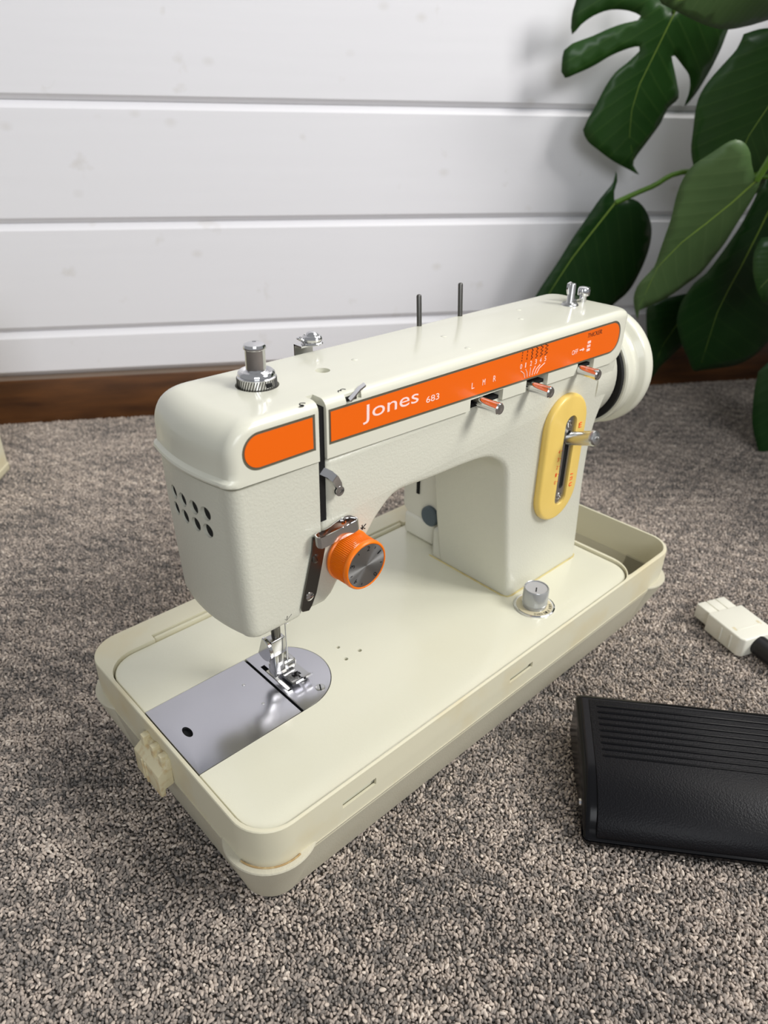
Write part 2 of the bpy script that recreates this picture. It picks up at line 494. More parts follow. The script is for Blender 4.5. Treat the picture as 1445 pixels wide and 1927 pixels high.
wall = link('wall_back', finish(box(-1500, 2400, 22, 90, -40, 2380), PAINT, smooth=False), None, wall_M(0, WK - SK))
tag(wall, kind='structure', label='wall of wide white painted horizontal boards')
PITCH_MM = 139.9
GROOVES = [126.7 + PITCH_MM * i for i in range(16)]
def plank_mesh(h):
    d, up, dn = 6.0, 8.5, 6.5                # v groove depth, upper and lower chamfer heights
    prof = [(0, dn), (d, 0), (24, 0), (24, h), (d, h), (0, h - up)]
    return finish(prism(prof, 'x', -1500, 2400), PAINT, smooth=False)
PM = plank_mesh(PITCH_MM - 0.6)
low = plank_mesh(126.7 - 64.5 - 0.6)
p0 = link('plank', low, wall, wall_M(0.0645 - 0.0025, WK - SK))
for i, g in enumerate(GROOVES[:-1]):
    link('plank', PM, wall, wall_M((g - 2.5) * MM, WK - SK))
sk = link('baseboard_back', finish(bevelled(box(-1500, 2400, 0, 38, -4, 62), 1.5, 2), STAIN), None, wall_M(0, 0))
tag(sk, kind='structure', label='brown stained wooden baseboard under the white boards')

# ------------------------------------------------------------------ carrying case base (tray)
TX0, TX1, TY0, TY1, TR = -3.5, 433.0, -2.6, 206.0, 23.0
tray = thing('carrying_case_base', 'yellowed cream plastic case tray holding the sewing machine', 'case base', (0.215, 0.1, 0))
BEDR = 21.0
def inset_rect(dl, dr, df, db, r, n=10):
    return rrect(TX0 + dl, TX1 - dr, TY0 + df, TY1 - db, r, n)
def at_z(o2, z): return [(x, y, z) for x, y in o2]
band = loft([at_z(inset_rect(0.6, 0.6, 0.6, 0.6, TR), 44), at_z(inset_rect(0, 0, 0, 0, TR), 60), at_z(inset_rect(0, 0, 0, 0, TR), 76.2),
             at_z(inset_rect(0.4, 0.4, 0.4, 0.4, TR - 0.3), 76.8), at_z(inset_rect(0.9, 0.9, 0.9, 0.9, TR - 0.8), 77.0)])
bed_hole = prism(rrect(-1.1, 370.1, -1.0, 182.0, BEDR + 1), 'z', 52, 90)
comp = ([(372.6, 203.4), (372.6, 24)] + arc(346.5, 24.0, 26.1, 0, -62, 8)
        + [(362.5, 0.3)] + arc(430.4 - 20, 0.3 + 20, 20, 270, 360, 8) + arc(430.4 - 20, 203.4 - 20, 20, 0, 90, 8))
comp_cut = prism(comp, 'z', 40, 90)
notches = [box(53.5, 79, -8, -0.9, 59, 64.2), box(204, 229.5, -8, -0.9, 59.5, 64.2)]
recess = [box(38, 128, 181, 187.5, 72.0, 90), box(206, 282, 181, 187.5, 72.0, 90)]
band = cut(band, [bed_hole, comp_cut] + notches + recess)
part('rim_band', band, TRAYM, tray, sharp=30)
SHL = dict(l=9.0, r=9.0, f=13.0, b=13.0)
shell = loft([at_z(inset_rect(SHL['l'] * t, SHL['r'] * t, SHL['f'] * t, SHL['b'] * t, TR - 5 * t), z)
              for t, z in [(1.08, 0.0), (1.0, 2.0), (0.5, 24.5), (0.045, 45), (0.0, 47)]])
shell = cut(shell, [loft([at_z(rrect(374, 420.5, 13.5, 190, 12), 9), at_z(rrect(372.8, 429.8, 1.2, 202.6, 19), 46), at_z(rrect(372.6, 430.4, 0.3, 203.4, 20), 60)])])
part('lower_shell', shell, SHELLM, tray, sharp=30, label='grained grey-beige lower shell tapering to the carpet')
for cx, cy, bx, by in [(TX0 + TR, TY0 + TR, 4.7, 9.0), (TX1 - TR, TY0 + TR, -4.7, 9.0), (TX1 - TR, TY1 - TR, -4.7, -9.0), (TX0 + TR, TY1 - TR, 4.7, -9.0)]:
    def ring(r, z, k): return [(x, y, z) for x, y in arc(cx + bx * k, cy + by * k, r, 0, 352.5, 47)]
    zs = [0.3, 8, 16, 24, 32, 40, 47.4]
    lug = loft([ring(27.2 - 8.8 * (47.4 - z) / 47.1, z, (47.4 - z) / 47.1) for z in zs] + [ring(26.8, 48.3, 0), ring(25.8, 48.6, 0)])
    if cx > 300: lug = cut(lug, [loft([at_z(rrect(374, 420.5, 13.5, 190, 12), 9), at_z(rrect(372.8, 429.8, 1.2, 202.6, 19), 46), at_z(rrect(372.6, 430.4, 0.3, 203.4, 20), 60)])])
    part('corner_lug', lug, SHELLM, tray, sharp=30)
part('grime_line', tube([(x, y, 48.9) for x, y in arc(TX0 + TR, TY0 + TR, 23.6, 192, 278, 24)], 0.55, 6), GRIME, tray)
for x0, x1 in ((38.8, 127), (207, 281)):
    part('hinge_bar', bevelled(box(x0, x1, 184.0, 186.6, 70, 75.8), 0.7, 2), TRAYM, tray)
# latch on the left wall
lt = prism([(-3.3, 66.5), (-5.6, 66.5), (-6.6, 62), (-12.5, 57.5), (-12.5, 40), (-9.5, 40), (-9.0, 45), (-3.3, 46)], 'y', 88, 119)
latch = part('latch', bevelled(lt, 0.5, 2), LATCHM, tray, label='cracked yellowed latch hook')
for y in (90, 100, 112):
    part('latch_tooth', bevelled(box(-8.2, -3.4, y, y + 4, 60, 69), 0.5, 2), LATCHM, latch)
for y in (103.5, 107.5):
    part('latch_rib', bevelled(box(-13.2, -12.2, y, y + 1.6, 40.5, 57), 0.3, 1), LATCHM, latch)

# ------------------------------------------------------------------ sewing machine
sm = thing('sewing_machine', 'vintage cream sewing machine with orange front panels and chrome fittings', 'sewing machine', (0.185, 0.09, 0.055))
BZ = 75.0
bed = bevelled(prism(rrect(0, 369, 0, 181, BEDR), 'z', 54, BZ), 1.0, 3)
PL_Y0, PL_Y1 = 59.4, 123.8
def plate_outline(o=0.0):
    cy = (PL_Y0 + PL_Y1) / 2; r = (PL_Y1 - PL_Y0) / 2 + o
    return [(-8 - o, cy - r), (81, cy - r)] + arc(81, cy, r, -90, 90, 32)[1:-1] + [(81, cy + r), (-8 - o, cy + r)]
bed = cut(bed, [prism(plate_outline(0.45), 'z', BZ - 3.2, BZ + 5)]
          + [xform(cyl(r, -6, 5, 20), at(x, y, BZ)) for x, y, r in ((129, 91.3, 1.3), (138, 78.8, 1.5), (125.2, 78.4, 1.5))])
bedo = part('bed', bed, BEDM, sm, sharp=30)
part('bed_pocket_shade', prism([(max(x, 0.3), y) for x, y in plate_outline(0.3)], 'z', BZ - 3.4, BZ - 2.6), BLACK, sm)  # black sheet stands in for the shade under the plates
cy = (PL_Y0 + PL_Y1) / 2
slide = bevelled(prism([(0.4, PL_Y0), (72.5, PL_Y0), (72.5, PL_Y1), (0.4, PL_Y1)], 'z', BZ - 1.6, BZ + 0.15), 0.25, 2)
oval = [(11.6 + 2.5 * math.cos(a), 92 + 4.9 * math.sin(a)) for a in np.linspace(0, 2 * math.pi, 25)[:-1]]
slide = cut(slide, [prism(oval, 'z', BZ - 5, BZ + 5)])
sp_ = part('slide_plate', slide, PLATEM, sm, label='polished grey bobbin cover plate')
for x, y in ((59.1, 103.7), (58.9, 81.3)):
    part('rivet', lathe([(1.1, 0), (0.9, 0.25), (0, 0.4)], 16), STEEL, sp_, at(x, y, BZ + 0.12))
np_out = [(74.2, PL_Y0), (81, PL_Y0)] + arc(81, cy, (PL_Y1 - PL_Y0) / 2, -90, 90, 40)[1:-1] + [(81, PL_Y1), (74.2, PL_Y1)]
npl = bevelled(prism(np_out, 'z', BZ - 1.6, BZ + 0.15), 0.25, 2, angle=50)
npl = cut(npl, [box(77.0, 80.2, 79, 110.5, BZ - 6, BZ + 6), box(90.0, 92.6, 79.5, 110, BZ - 6, BZ + 6), box(82.5, 88.5, 85.2, 87.2, BZ - 6, BZ + 6)])
npo = part('needle_plate', npl, PLATEM, sm, label='polished rounded needle plate')
for x0, x1 in ((77.5, 79.8), (90.3, 92.4)):
    teeth = []
    y = 80.5
    while y < 104:
        teeth.append(prism([(y, BZ - 1.2), (y + 1.5, BZ - 1.2), (y + 1.5, BZ + 0.5), (y + 0.3, BZ - 0.2)], 'x', x0, x1)); y += 1.6
    part('feed_dog', join(*teeth), STEEL, npo)
scr = cut(lathe([(0, -1), (3.4, -1), (3.4, 0.3), (2.6, 0.6), (0, 0.7)], 24), [box(-0.5, 0.5, -6, 6, 0.15, 3)])
def screw(x, y, z, parent, rot=None, s=1.0, ang=0.0, m=None):
    M = at(x, y, z, rot) @ Matrix.Rotation(R(ang), 4, 'Z') @ Matrix.Scale(s, 4)
    o = part('screw', scr.copy(), m or CHROME, parent, M)
    if parent.parent is None: part('screw_slot', box(-0.42, 0.42, -2.7, 2.7, 0.1, 0.5), BLACK, o, M)
    return o
screw(94.6, 68.3, BZ + 0.1, sm, s=0.95, ang=-30, m=STEEL)

# --- main casting: arm, arch and pillar in one outline
arch = catmull([(86, 158), (91.5, 161.5), (95.5, 167), (107, 179), (119.3, 191), (124.4, 197.4), (130, 202.6), (136, 207.2), (142, 209.4), (150, 209.6),
                (170, 208.6), (197, 208.2), (212, 207.4), (223, 205.8), (232, 202), (240, 196.2), (245, 189), (247.6, 178), (250, 160), (254, 134), (259.4, 101), (263.4, 75)], 2.4)
right = catmull([(355.2, 75), (352.6, 110), (350.2, 140), (349.4, 165), (350.0, 182), (352.6, 196), (357.6, 208), (363.4, 218.5), (367.4, 229), (368.6, 240)], 3)
outline = [(74, 158)] + arch + [(263.4, 66), (355.2, 66)] + right + [(368.4, 247), (88.2, 247), (88.2, 213), (85.6, 211), (84.4, 200), (80.5, 184), (76, 170)]
cast = bevelled(prism(outline, 'y', 49, 122), 4.0, 4, angle=48)
part('casting', cast, CAST, sm, sharp=50)
part('pillar_foot', bevelled(box(263.6, 356, 60, 131, 66, 102), 4, 4), CAST, sm)
part('base_seal', tube([(262.6, 131, 75.1), (262.6, 54, 75.1), (264.6, 49.6, 75.1), (268, 48.4, 75.1), (351, 48.4, 75.1), (355.0, 50, 75.1), (356.4, 55, 75.1), (356.8, 131, 75.1)], 0.7, 8), SEALM, sm, label='yellowed sealant line around the pillar')
part('slot_shade', box(83.45, 88.05, 48.9, 112, 212, 276), BLACK, sm)  # black block painted as the deep shade inside the head slot

# --- face plate (left end of the head)
CYH = 84.0
def head_ring(z, inL, inF, inB, xr, n=10, k=0.0):
    y0, y1 = 48.0 + inF, 119.5 - inB
    pts = []
    def xl(y):
        t = (y - CYH) / 36.0
        return 33.4 - 6.4 * (1 - t * t) + inL
    r1, r2 = 7.0, 9.0
    for a in np.linspace(180, 270, n):
        pts.append((xl(y0 + r1) + r1 + r1 * math.cos(R(a)), y0 + r1 + r1 * math.sin(R(a)), z))
    for t in np.linspace(0.15, 1, 6): pts.append((xl(y0 + r1) + r1 + (xr - xl(y0 + r1) - r1) * t, y0, z))
    for t in np.linspace(0, 0.85, 6): pts.append((xr + (xl(y1 - r2) + r2 - xr) * t, y1, z))
    for a in np.linspace(90, 180, n):
        pts.append((xl(y1 - r2) + r2 + r2 * math.cos(R(a)), y1 - r2 + r2 * math.sin(R(a)), z))
    for y in np.linspace(y1 - r2, y0 + r1, 16)[1:-1]: pts.append((xl(y), y, z))
    return pts
def rnd(R_, z, zb):
    d = z - zb
    return 0.0 if d >= R_ else R_ - math.sqrt(max(R_ * R_ - (R_ - d) ** 2, 0))
rings = []
ZB = 156.6
for z in [156.6, 156.9, 157.6, 158.8, 160.5, 163, 166.5, 170, 175, 182, 190, 200, 206, 212, 220, 232, 242, 247.6]:
    taper = 4.0 * max(0, (247 - z) / 90) ** 1.5
    xr = 83.3 if z > 206 else (83.3 - (206 - z) * 0.33)
    xr = min(xr, 83.3)
    if z < 166: xr -= (166 - z) * 0.15
    rings.append(head_ring(z, taper * 0.8 + rnd(5.5, z, ZB), rnd(4.5, z, ZB), rnd(3, z, ZB), xr))
face = loft(rings)
holes = []
for zz in (229.6, 219.8):
    for yy in (68.8, 78.4, 89.0, 99.6):
        holes.append(xform(cyl(3.9, -14, 6.5, 28), at(27.5, yy, zz, TO_RIGHT)))
face = cut(face, holes)
fp = part('face_plate', face, CAST, sm, sharp=42)
for zz in (229.6, 219.8):
    for yy in (68.8, 78.4, 89.0, 99.6):
        t_ = (yy - CYH) / 36.0
        part('vent_shade', cyl(3.95, 0, 1.0, 28), BLACK, fp, at(33.4 - 6.4 * (1 - t_ * t_) + 2.0, yy, zz, TO_RIGHT))  # black disc stands in for the shade down each vent hole
strokes([[(58.6, 48.0, 163.4), (58.0, 48.2, 160.6)], [(57.0, 48.1, 162.0), (58.0, 48.2, 160.6), (61.5, 48.1, 163.2)]], 0.22, BLACKINK, fp)

# --- top cover
def cover_bottom(x): return 249.6 - 0.0205 * (x - 30)
ZT = 280.0
def cover_ring(zf, outL, inR, rad):
    """zf: function x->z ; rad: z used for edge rounding"""
    z = rad
    def rnd_top(R_):
        d = z - (ZT - R_)
        return 0.0 if d <= 0 else R_ - math.sqrt(max(R_ * R_ - d * d, 0))
    inF, inB, inLt, inRt = rnd_top(5.0), rnd_top(8.0), rnd_top(17.0), rnd_top(5.5)
    y0, y1, xr = 47.0 + inF, 120.5 - inB, 374.6 - inR - inRt
    def xl(y):
        t = (y - CYH) / 37.0
        return 32.6 - 6.0 * (1 - t * t) + inLt - outL
    r1, r2, r3 = 6.5, 10.0, 9.0
    pts = []
    n = 10
    for a in np.linspace(180, 270, n):
        pts.append((xl(y0 + r1) + r1 + r1 * math.cos(R(a)), y0 + r1 + r1 * math.sin(R(a))))
    x0 = xl(y0 + r1) + r1
    for t in np.linspace(0.02, 0.98, 40): pts.append((x0 + (xr - r3 - x0) * t, y0))
    for a in np.linspace(270, 360, 8): pts.append((xr - r3 + r3 * math.cos(R(a)), y0 + r3 + r3 * math.sin(R(a))))
    for a in np.linspace(0, 90, 8): pts.append((xr - r3 + r3 * math.cos(R(a)), y1 - r3 + r3 * math.sin(R(a))))
    x1 = xl(y1 - r2) + r2
    for t in np.linspace(0.02, 0.98, 40): pts.append((xr - r3 + (x1 - xr + r3) * t, y1))
    for a in np.linspace(90, 180, n): pts.append((x1 + r2 * math.cos(R(a)), y1 - r2 + r2 * math.sin(R(a))))
    for y in np.linspace(y1 - r2, y0 + r1, 16)[1:-1]: pts.append((xl(y), y))
    return [(x, y, zf(x)) for x, y in pts]
rings = []
for dz, oL, iR in [(0.0, 1.0, 10.0), (0.6, 2.2, 7.8), (1.6, 2.5, 5.8), (2.8, 2.1, 4.2), (3.6, 0.9, 3.2), (4.4, 0.2, 2.4), (7.5, 0.0, 0.7), (10.5, 0.0, 0.0)]:
    rings.append(cover_ring(lambda x, d=dz: cover_bottom(x) + d, oL, iR, 255.0))
for z in [263.0, 265, 267, 269, 271, 273, 274.5, 275.5, 276.5, 277.3, 278.0, 278.6, 279.1, 279.5, 279.8, 280.0]:
    rings.append(cover_ring(lambda x, d=z: d, 0.0, 0.0, z))
cover = loft(rings)
def panel_bottom(x): return 255.6 - 0.0185 * (x - 90)
def main_panel(o=0.0):
    xr = 362.0 - o; zt = 274.6 - o
    zb = panel_bottom(350) + o
    cz = (zt + zb) / 2; r = (zt - zb) / 2
    p = [(89.6 + o, zt), (89.6 + o, panel_bottom(89.6) + o)]
    p += [(x, panel_bottom(x) + o) for x in (150, 220, 290, 340)]
    p += [(xr - r + r * math.copysign(abs(math.cos(a)) ** 0.9, math.cos(a)), cz + r * math.copysign(abs(math.sin(a)) ** 0.9, math.sin(a))) for a in np.linspace(-math.pi / 2, math.pi / 2, 20)]
    return p[::-1]
def head_panel(o=0.0):
    zt, zb = 274.6 - o, 255.2 + o
    r = (zt - zb) / 2; cz = (zt + zb) / 2
    return [(81.2 - o, zb), (81.2 - o, zt)] + [(38.6 + o + r + r * math.cos(a), cz + r * math.sin(a)) for a in np.linspace(math.pi / 2, 1.5 * math.pi, 20)]
LEVERS = [(198.4, 229.2), (253.0, 276.6), (311.2, 331.6)]
cutters = [box(83.4, 88.2, 40, 57.5, 200, 300),
           xform(cyl(11.2, -8, 12, 40), at(75.6, 87.0, ZT)), xform(cyl(4.1, -7, 6, 32), at(115.3, 83.2, ZT)),
           prism([(101.2, 40), (108.0, 40), (112.4, 49.2), (101.2, 49.2)], 'z', 275.6, 285),
           prism(main_panel(), 'y', 40, 47.9), prism(head_panel(), 'y', 40, 47.9)]
cutters += [box(a, b, 40, 58, 230, 252.9) for a, b in LEVERS]
cover = cut(cover, cutters)
tc_ = part('top_cover', cover, CREAM, sm, sharp=32)
for a, b in LEVERS:
    part('lever_slot_shade', box(a + 0.05, b - 0.05, 56.5, 57.9, 247.2, 252.8), BLACK, tc_)  # black box as the shaded hollow at the back of the notch
    part('lever_sill_shade', box(a + 0.1, b - 0.1, 50.2, 57, 243.4, 248.0), BLACK, tc_)  # black fill, shade of the opening above the casting edge
part('panel_border', prism(main_panel(0.15), 'y', 47.35, 47.85), OLIVE, tc_, label='dark border around the orange panel')
part('panel_border', prism(head_panel(0.15), 'y', 47.35, 47.85), OLIVE, tc_)
pan = part('front_panel', prism(main_panel(1.5), 'y', 47.1, 47.6), ORANGE, tc_, label='long orange front panel with the maker name')
part('head_panel', prism(head_panel(1.5), 'y', 47.1, 47.6), ORANGE, tc_, label='short orange panel on the machine head')
PY = 47.09
front_text('Jones', 112.4, 260.4, 41.0, 10.4, PY, PINKINK, pan)
front_text('683', 159.6, 260.6, 10.6, 3.7, PY, PINKINK, pan)
for s, x in (('L', 198.3), ('M', 208.2), ('R', 218.2)):
    front_text(s, x, 259.8, 2.5, 3.7, PY, PINKINK, pan)
for i in range(6):
    x = 244.4 + 5.1 * i
    front_text(str(i), x, 262.0, 1.9 if i != 1 else 0.9, 3.2, PY, PINKINK, pan)
    xe = x + 1.0; xb = 250.5 + 2.5 * i
    strokes([[(xe, PY, 260.8), ((xe + xb) / 2 + (xb - xe) * 0.2, PY, 258.4), (xb, PY, 255.2)]], 0.26, PINKINK, pan, 'guide_line')
    # stitch samples: 0 and 1 dashed, the others zig-zag of growing width
    if i < 2:
        z = 273.0
        paths = []
        while z > 266.6:
            paths.append([(xe, PY, z), (xe, PY, z - 0.9 - 0.5 * i)]); z -= 1.7 + 0.6 * i
        strokes(paths, 0.26, BLACKINK, pan, 'stitch_mark')
    else:
        w = 0.35 + 0.28 * (i - 1); z = 273.2; k = 0; path = []
        while z > 266.2:
            path.append((xe + (w if k % 2 else -w), PY, z)); z -= 1.15; k += 1
        strokes([path], 0.3, BLACKINK, pan, 'stitch_mark')
front_text('OFF', 301.6, 259.6, 7.0, 3.2, PY, PINKINK, pan)
strokes([[(310.6, PY, 261.2), (315.8, PY, 261.2)], [(314.2, PY, 262.2), (316.2, PY, 261.2), (314.2, PY, 260.2)]], 0.36, PINKINK, pan, 'arrow_mark')
for k in range(3):
    for j in range(3):
        strokes([[(319.4, PY, 258.9 + 2.7 * k + 0.62 * j), (323.4, PY, 258.9 + 2.7 * k + 0.62 * j)]], 0.24, PINKINK, pan, 'hatch_mark')
front_text('THICKER.', 318.0, 268.4, 18.5, 3.0, PY, BLACKINK, pan, name='pen_lettering', shear=0.25)
# pen marks on the cover
TOPM = lambda x, y, a: at(x, y, ZT + 0.02) @ Matrix.Rotation(R(a), 4, 'Z')
strokes([catmull([(78.4, 50.6, ZT - .15), (76.2, 51.8, ZT - .05), (75.0, 50.4, ZT - .15), (76.2, 49.4, ZT - .25), (76.0, 47.8 + 1.0, ZT - .4), (73.6, 49.2, ZT - .3)], 0.6)], 0.3, BLACKINK, tc_)
strokes([catmull([(100.0, 51.6, ZT - .05), (101.2, 53.2, ZT), (102.4, 52.2, ZT), (102.8, 53.4, ZT), (104.4, 53.6, ZT), (105.2, 52.2, ZT)], 0.6)], 0.3, BLACKINK, tc_)
# small screws and marks on the top
for x, y in ((214.4, 85.8), (207.0, 59.6), (286.5, 81.1), (305.5, 97.6), (140.7, 86.1)):
    part('cover_stud', lathe([(2.0, 0), (1.7, 0.25), (0, 0.45)], 18), CREAM, tc_, at(x, y, ZT - 0.02))
# take-up guide lever in the notch of the cover
part('guide_lever', strip([(102.6, 46.2, 276.6), (106.0, 47.0, 278.0), (110.5, 48.0, 280.2), (115.5, 49.2, 281.2)], (0.2, 0.9, 0.2), 2.6, 1.0), CHROME, tc_)
part('guide_notch_shade', box(101.6, 108.6, 47.6, 49.1, 275.7, 277.6), BLACK, tc_)  # black box painted as the shade at the bottom of the notch

# --- presser pressure knob
kn = part('pressure_knob', lathe([(0, -8), (7.4, -8), (10.0, -7.4), (10.0, -0.6), (10.0, 4.8), (9.3, 5.4), (9.6, 5.8), (9.4, 7.0), (8.4, 7.9), (7.4, 7.5), (6.6, 6.8), (5.5, 7.6), (5.2, 9.0), (5.1, 18.6),
                                  (5.7, 19.0), (5.8, 19.8), (5.2, 21.2), (3.2, 22.1), (1.0, 22.4), (0.9, 21.6), (0, 21.6)], 48), CHROME, sm, at(75.6, 87.0, ZT))
kp = []
for i in range(44):
    a = 2 * math.pi * i / 44
    kp.append(tube([(10.0 * math.cos(a + s * 0.16), 10.0 * math.sin(a + s * 0.16), -0.4 + 4.8 * s) for s in (0, 0.5, 1)], 0.32, 5))
part('knurling', join(*kp), DARKSTEEL, kn, at(75.6, 87.0, ZT))
part('knob_plate', bevelled(box(-1.7, 1.7, -0.6, 0.6, -0.9, 0.9), 0.2, 1), BLACK, kn, at(75.6 + 0.5, 87 - 10.2, ZT + 2.2, Matrix.Rotation(R(4), 3, 'Z')))

# --- upper thread guide behind the cover
tg = part('thread_guide', join(box(126.5, 139.5, 122.6, 123.8, 262, 283.0), box(126.5, 139.5, 116.5, 123.8, 282.2, 283.2)), CHROME, sm, sharp=20)
part('guide_disc', lathe([(0, 0), (6.2, 0), (6.6, 0.5), (6.0, 1.3), (5.2, 1.6), (5.8, 2.0), (6.1, 3.2), (5.4, 4.6), (4.6, 5.0), (4.2, 4.5), (3.0, 6.4), (1.4, 7.2), (0, 7.4)], 36), CHROME, tg, at(135.5, 118, 283.2))
part('guide_spring', tube([(127.2 + 0.75 * t + 1.5 * math.cos(t * 3.6), 119.5 + 1.5 * math.sin(t * 3.6), 287.6 - 0.5 * t) for t in np.linspace(0, 6.5, 60)], 0.5, 6), CHROME, tg)

# --- spool pins
for x, zt in ((220.5, 300.0), (260.5, 302.0)):
    part('spool_pin', lathe([(0, 0), (1.65, 0), (1.65, zt - 263.2), (1.3, zt - 262.3), (0.7, zt - 262.0), (0, zt - 261.9)], 16), DARKSTEEL, sm,
         at(x, 112.0, 262, Matrix.Rotation(R(-4), 3, 'X')))
# --- bobbin winder
bw = part('winder_post', lathe([(0, -2), (6.2, -2), (6.2, 0.5), (5.6, 1.4), (3.2, 1.6), (2.7, 2.4), (2.7, 14.4), (2.2, 15.4), (0, 15.6)], 28), STEEL, sm, at(346.5, 82.5, ZT))
part('winder_clip', strip([(343.4, 83.4, 288), (342.6, 83.8, 292), (343.4, 84.2, 295.2), (346.4, 84.0, 296.0)], (0, 1, 0), 1.6, 0.6), CHROME, bw)
ws = part('winder_stop', lathe([(0, -2), (2.6, -2), (2.6, 4.6), (4.4, 4.8), (4.6, 5.6), (4.6, 9.2), (3.9, 10.4), (2.0, 11.0), (0, 11.1)], 28), CHROME, sm, at(365.0 - 2, 82.5, ZT))
part('winder_arm', join(xform(cyl(2.6, 3, 12, 20, 0.6), at(355.5, 88.5, ZT)), box(354, 364, 82, 90, 281.6, 283.0)), CHROME, ws)

# --- levers under the panel
for x, z in ((207.4, 249.4), (258.8, 247.4), (313.8, 247.0)):
    part('pattern_lever', lathe([(0, -9), (2.2, -9), (2.4, 0.5), (3.6, 1.0), (3.6, 13.8), (3.8, 13.9), (3.8, 15.6), (3.2, 16.3), (1.0, 16.4), (0, 16.1)], 28), CHROME, sm, at(x, 47.5, z, TO_FRONT))
# --- stitch length bezel and lever
def stadium(x, z0, z1, hw, n=16, sk=0.0):
    return arc(x, z0 + hw, hw, 180, 360, n) + arc(x, z1 - hw, hw, 0, 180, n)
bz = cut(bevelled(prism(stadium(305.5, 131.5, 231.6, 24.2), 'y', 43.6, 50), 2.6, 4), [prism(stadium(309.0, 143, 215, 7.0), 'y', 38, 60)])
bzo = part('stitch_bezel', bz, YELLOW, sm, sharp=30, label='aged yellow oval stitch length bezel')
part('stitch_plate', cut(prism(stadium(309.0, 142.8, 215.2, 7.1), 'y', 45.0, 48.8), [prism(stadium(309.6, 156, 203, 2.6), 'y', 38, 60)]), STEEL, bzo)
part('stitch_slot_shade', prism(stadium(309.6, 155.5, 203.5, 2.7), 'y', 46.0, 48.9), BLACK, bzo)  # black insert stands in for the shade inside the lever slot
for z in (149.6, 208.2): screw(309.0, 44.9, z, bzo, TO_FRONT, 0.85, 40)
TILT = Matrix.Rotation(R(90 - 19), 3, 'X')
sl = part('stitch_lever', lathe([(0, -4), (2.4, -4), (2.4, 1), (4.8, 2.0), (5.5, 22.3), (5.8, 22.5), (5.8, 24.2), (4.9, 25.4), (2.2, 26.0), (1.2, 26.0), (1.1, 27.4), (0, 27.8)], 36), STEEL, sm, at(310.6, 47.2, 195.6, TILT))
for i in range(5):
    z = 163.5 + 6.2 * i
    front_text(str(i), 297.6, z, 1.9, 3.0, 43.57, REDINK, bzo)
    strokes([[(300.8, 43.6, z + 1.6), (302.3, 43.6, z + 1.6)]], 0.22, REDINK, bzo, 'scale_tick')
strokes([[(319.5, 43.6, 206.5), (319.5, 43.6, 203.0), (322.5, 43.6, 203.0)], [(319.5, 43.6, 206.5), (322.5, 43.6, 206.5)], [(319.5, 43.6, 204.8), (322.2, 43.6, 204.8)]], 0.42, REDINK, bzo, 'red_mark')
strokes([[(318.6, 43.6, 162.5), (321.6, 43.6, 162.5), (321.6, 43.6, 160.6), (318.8, 43.6, 160.6)], [(321.8, 43.6, 157.6), (319.4, 43.6, 157.6), (318.6, 43.6, 156.4), (319.4, 43.6, 155.2), (321.8, 43.6, 155.2)],
         [(318.4, 43.6, 165.6), (321.6, 43.6, 165.0)]], 0.42, REDINK, bzo, 'red_mark')

# --- tension dial
DX, DZ = 101.4, 185.2
dial = thing_parent = part('tension_dial', lathe([(0, -1), (14.2, -1), (15.2, 0), (15.4, 1.2), (14.9, 2.0), (14.6, 2.2), (14.3, 12.6), (14.5, 13.0), (14.9, 13.6), (14.7, 15.4), (14.0, 16.2), (13.4, 16.2), (13.2, 15.7), (0, 15.7)], 72), ORANGEK, sm, at(DX, 47.6, DZ, TO_FRONT), label='ribbed orange tension dial')
ribs = []
for i in range(84):
    a = 2 * math.pi * i / 84
    ribs.append(tube([(14.55 * math.cos(a), 14.55 * math.sin(a), 2.4), (14.3 * math.cos(a), 14.3 * math.sin(a), 12.6)], 0.33, 5))
part('grip_ribs', join(*ribs), ORANGEK, dial, at(DX, 47.6, DZ, TO_FRONT))
part('dial_face', lathe([(13.1, 15.5), (13.1, 15.95), (0, 16.0)], 72), DIALM, dial, at(DX, 47.6, DZ, TO_FRONT), label='spun aluminium dial face')
DF = at(DX, 47.6 - 16.02, DZ, TO_FRONT)
for s, a in (('2', 82), ('1', 28), ('0', -52), ('4', 222), ('3', 160)):
    w = 1.9 if s != '1' else 0.9
    M = DF @ Matrix.Rotation(R(a - 90), 4, 'Z') @ Matrix.Translation(Vector((-w / 2, 9.2, 0)) * MM)
    text(s, M, w, 2.9, BLACKINK, dial)
for a in (55, 120, -12, 192, 252):
    M = DF @ Matrix.Rotation(R(a), 4, 'Z')
    part('dial_tick', box(10.4, 11.8, -0.2, 0.2, 0, 0.08), BLACKINK, dial, M)
strokes([[(113.6, 48.9, 198.8), (113.9, 48.9, 195.8)], [(116.4, 48.9, 198.4), (114.0, 48.9, 197.0), (115.8, 48.9, 195.6)], [(112.6, 48.9, 197.4), (113.9, 48.9, 195.8)]], 0.3, BLACKINK, sm)

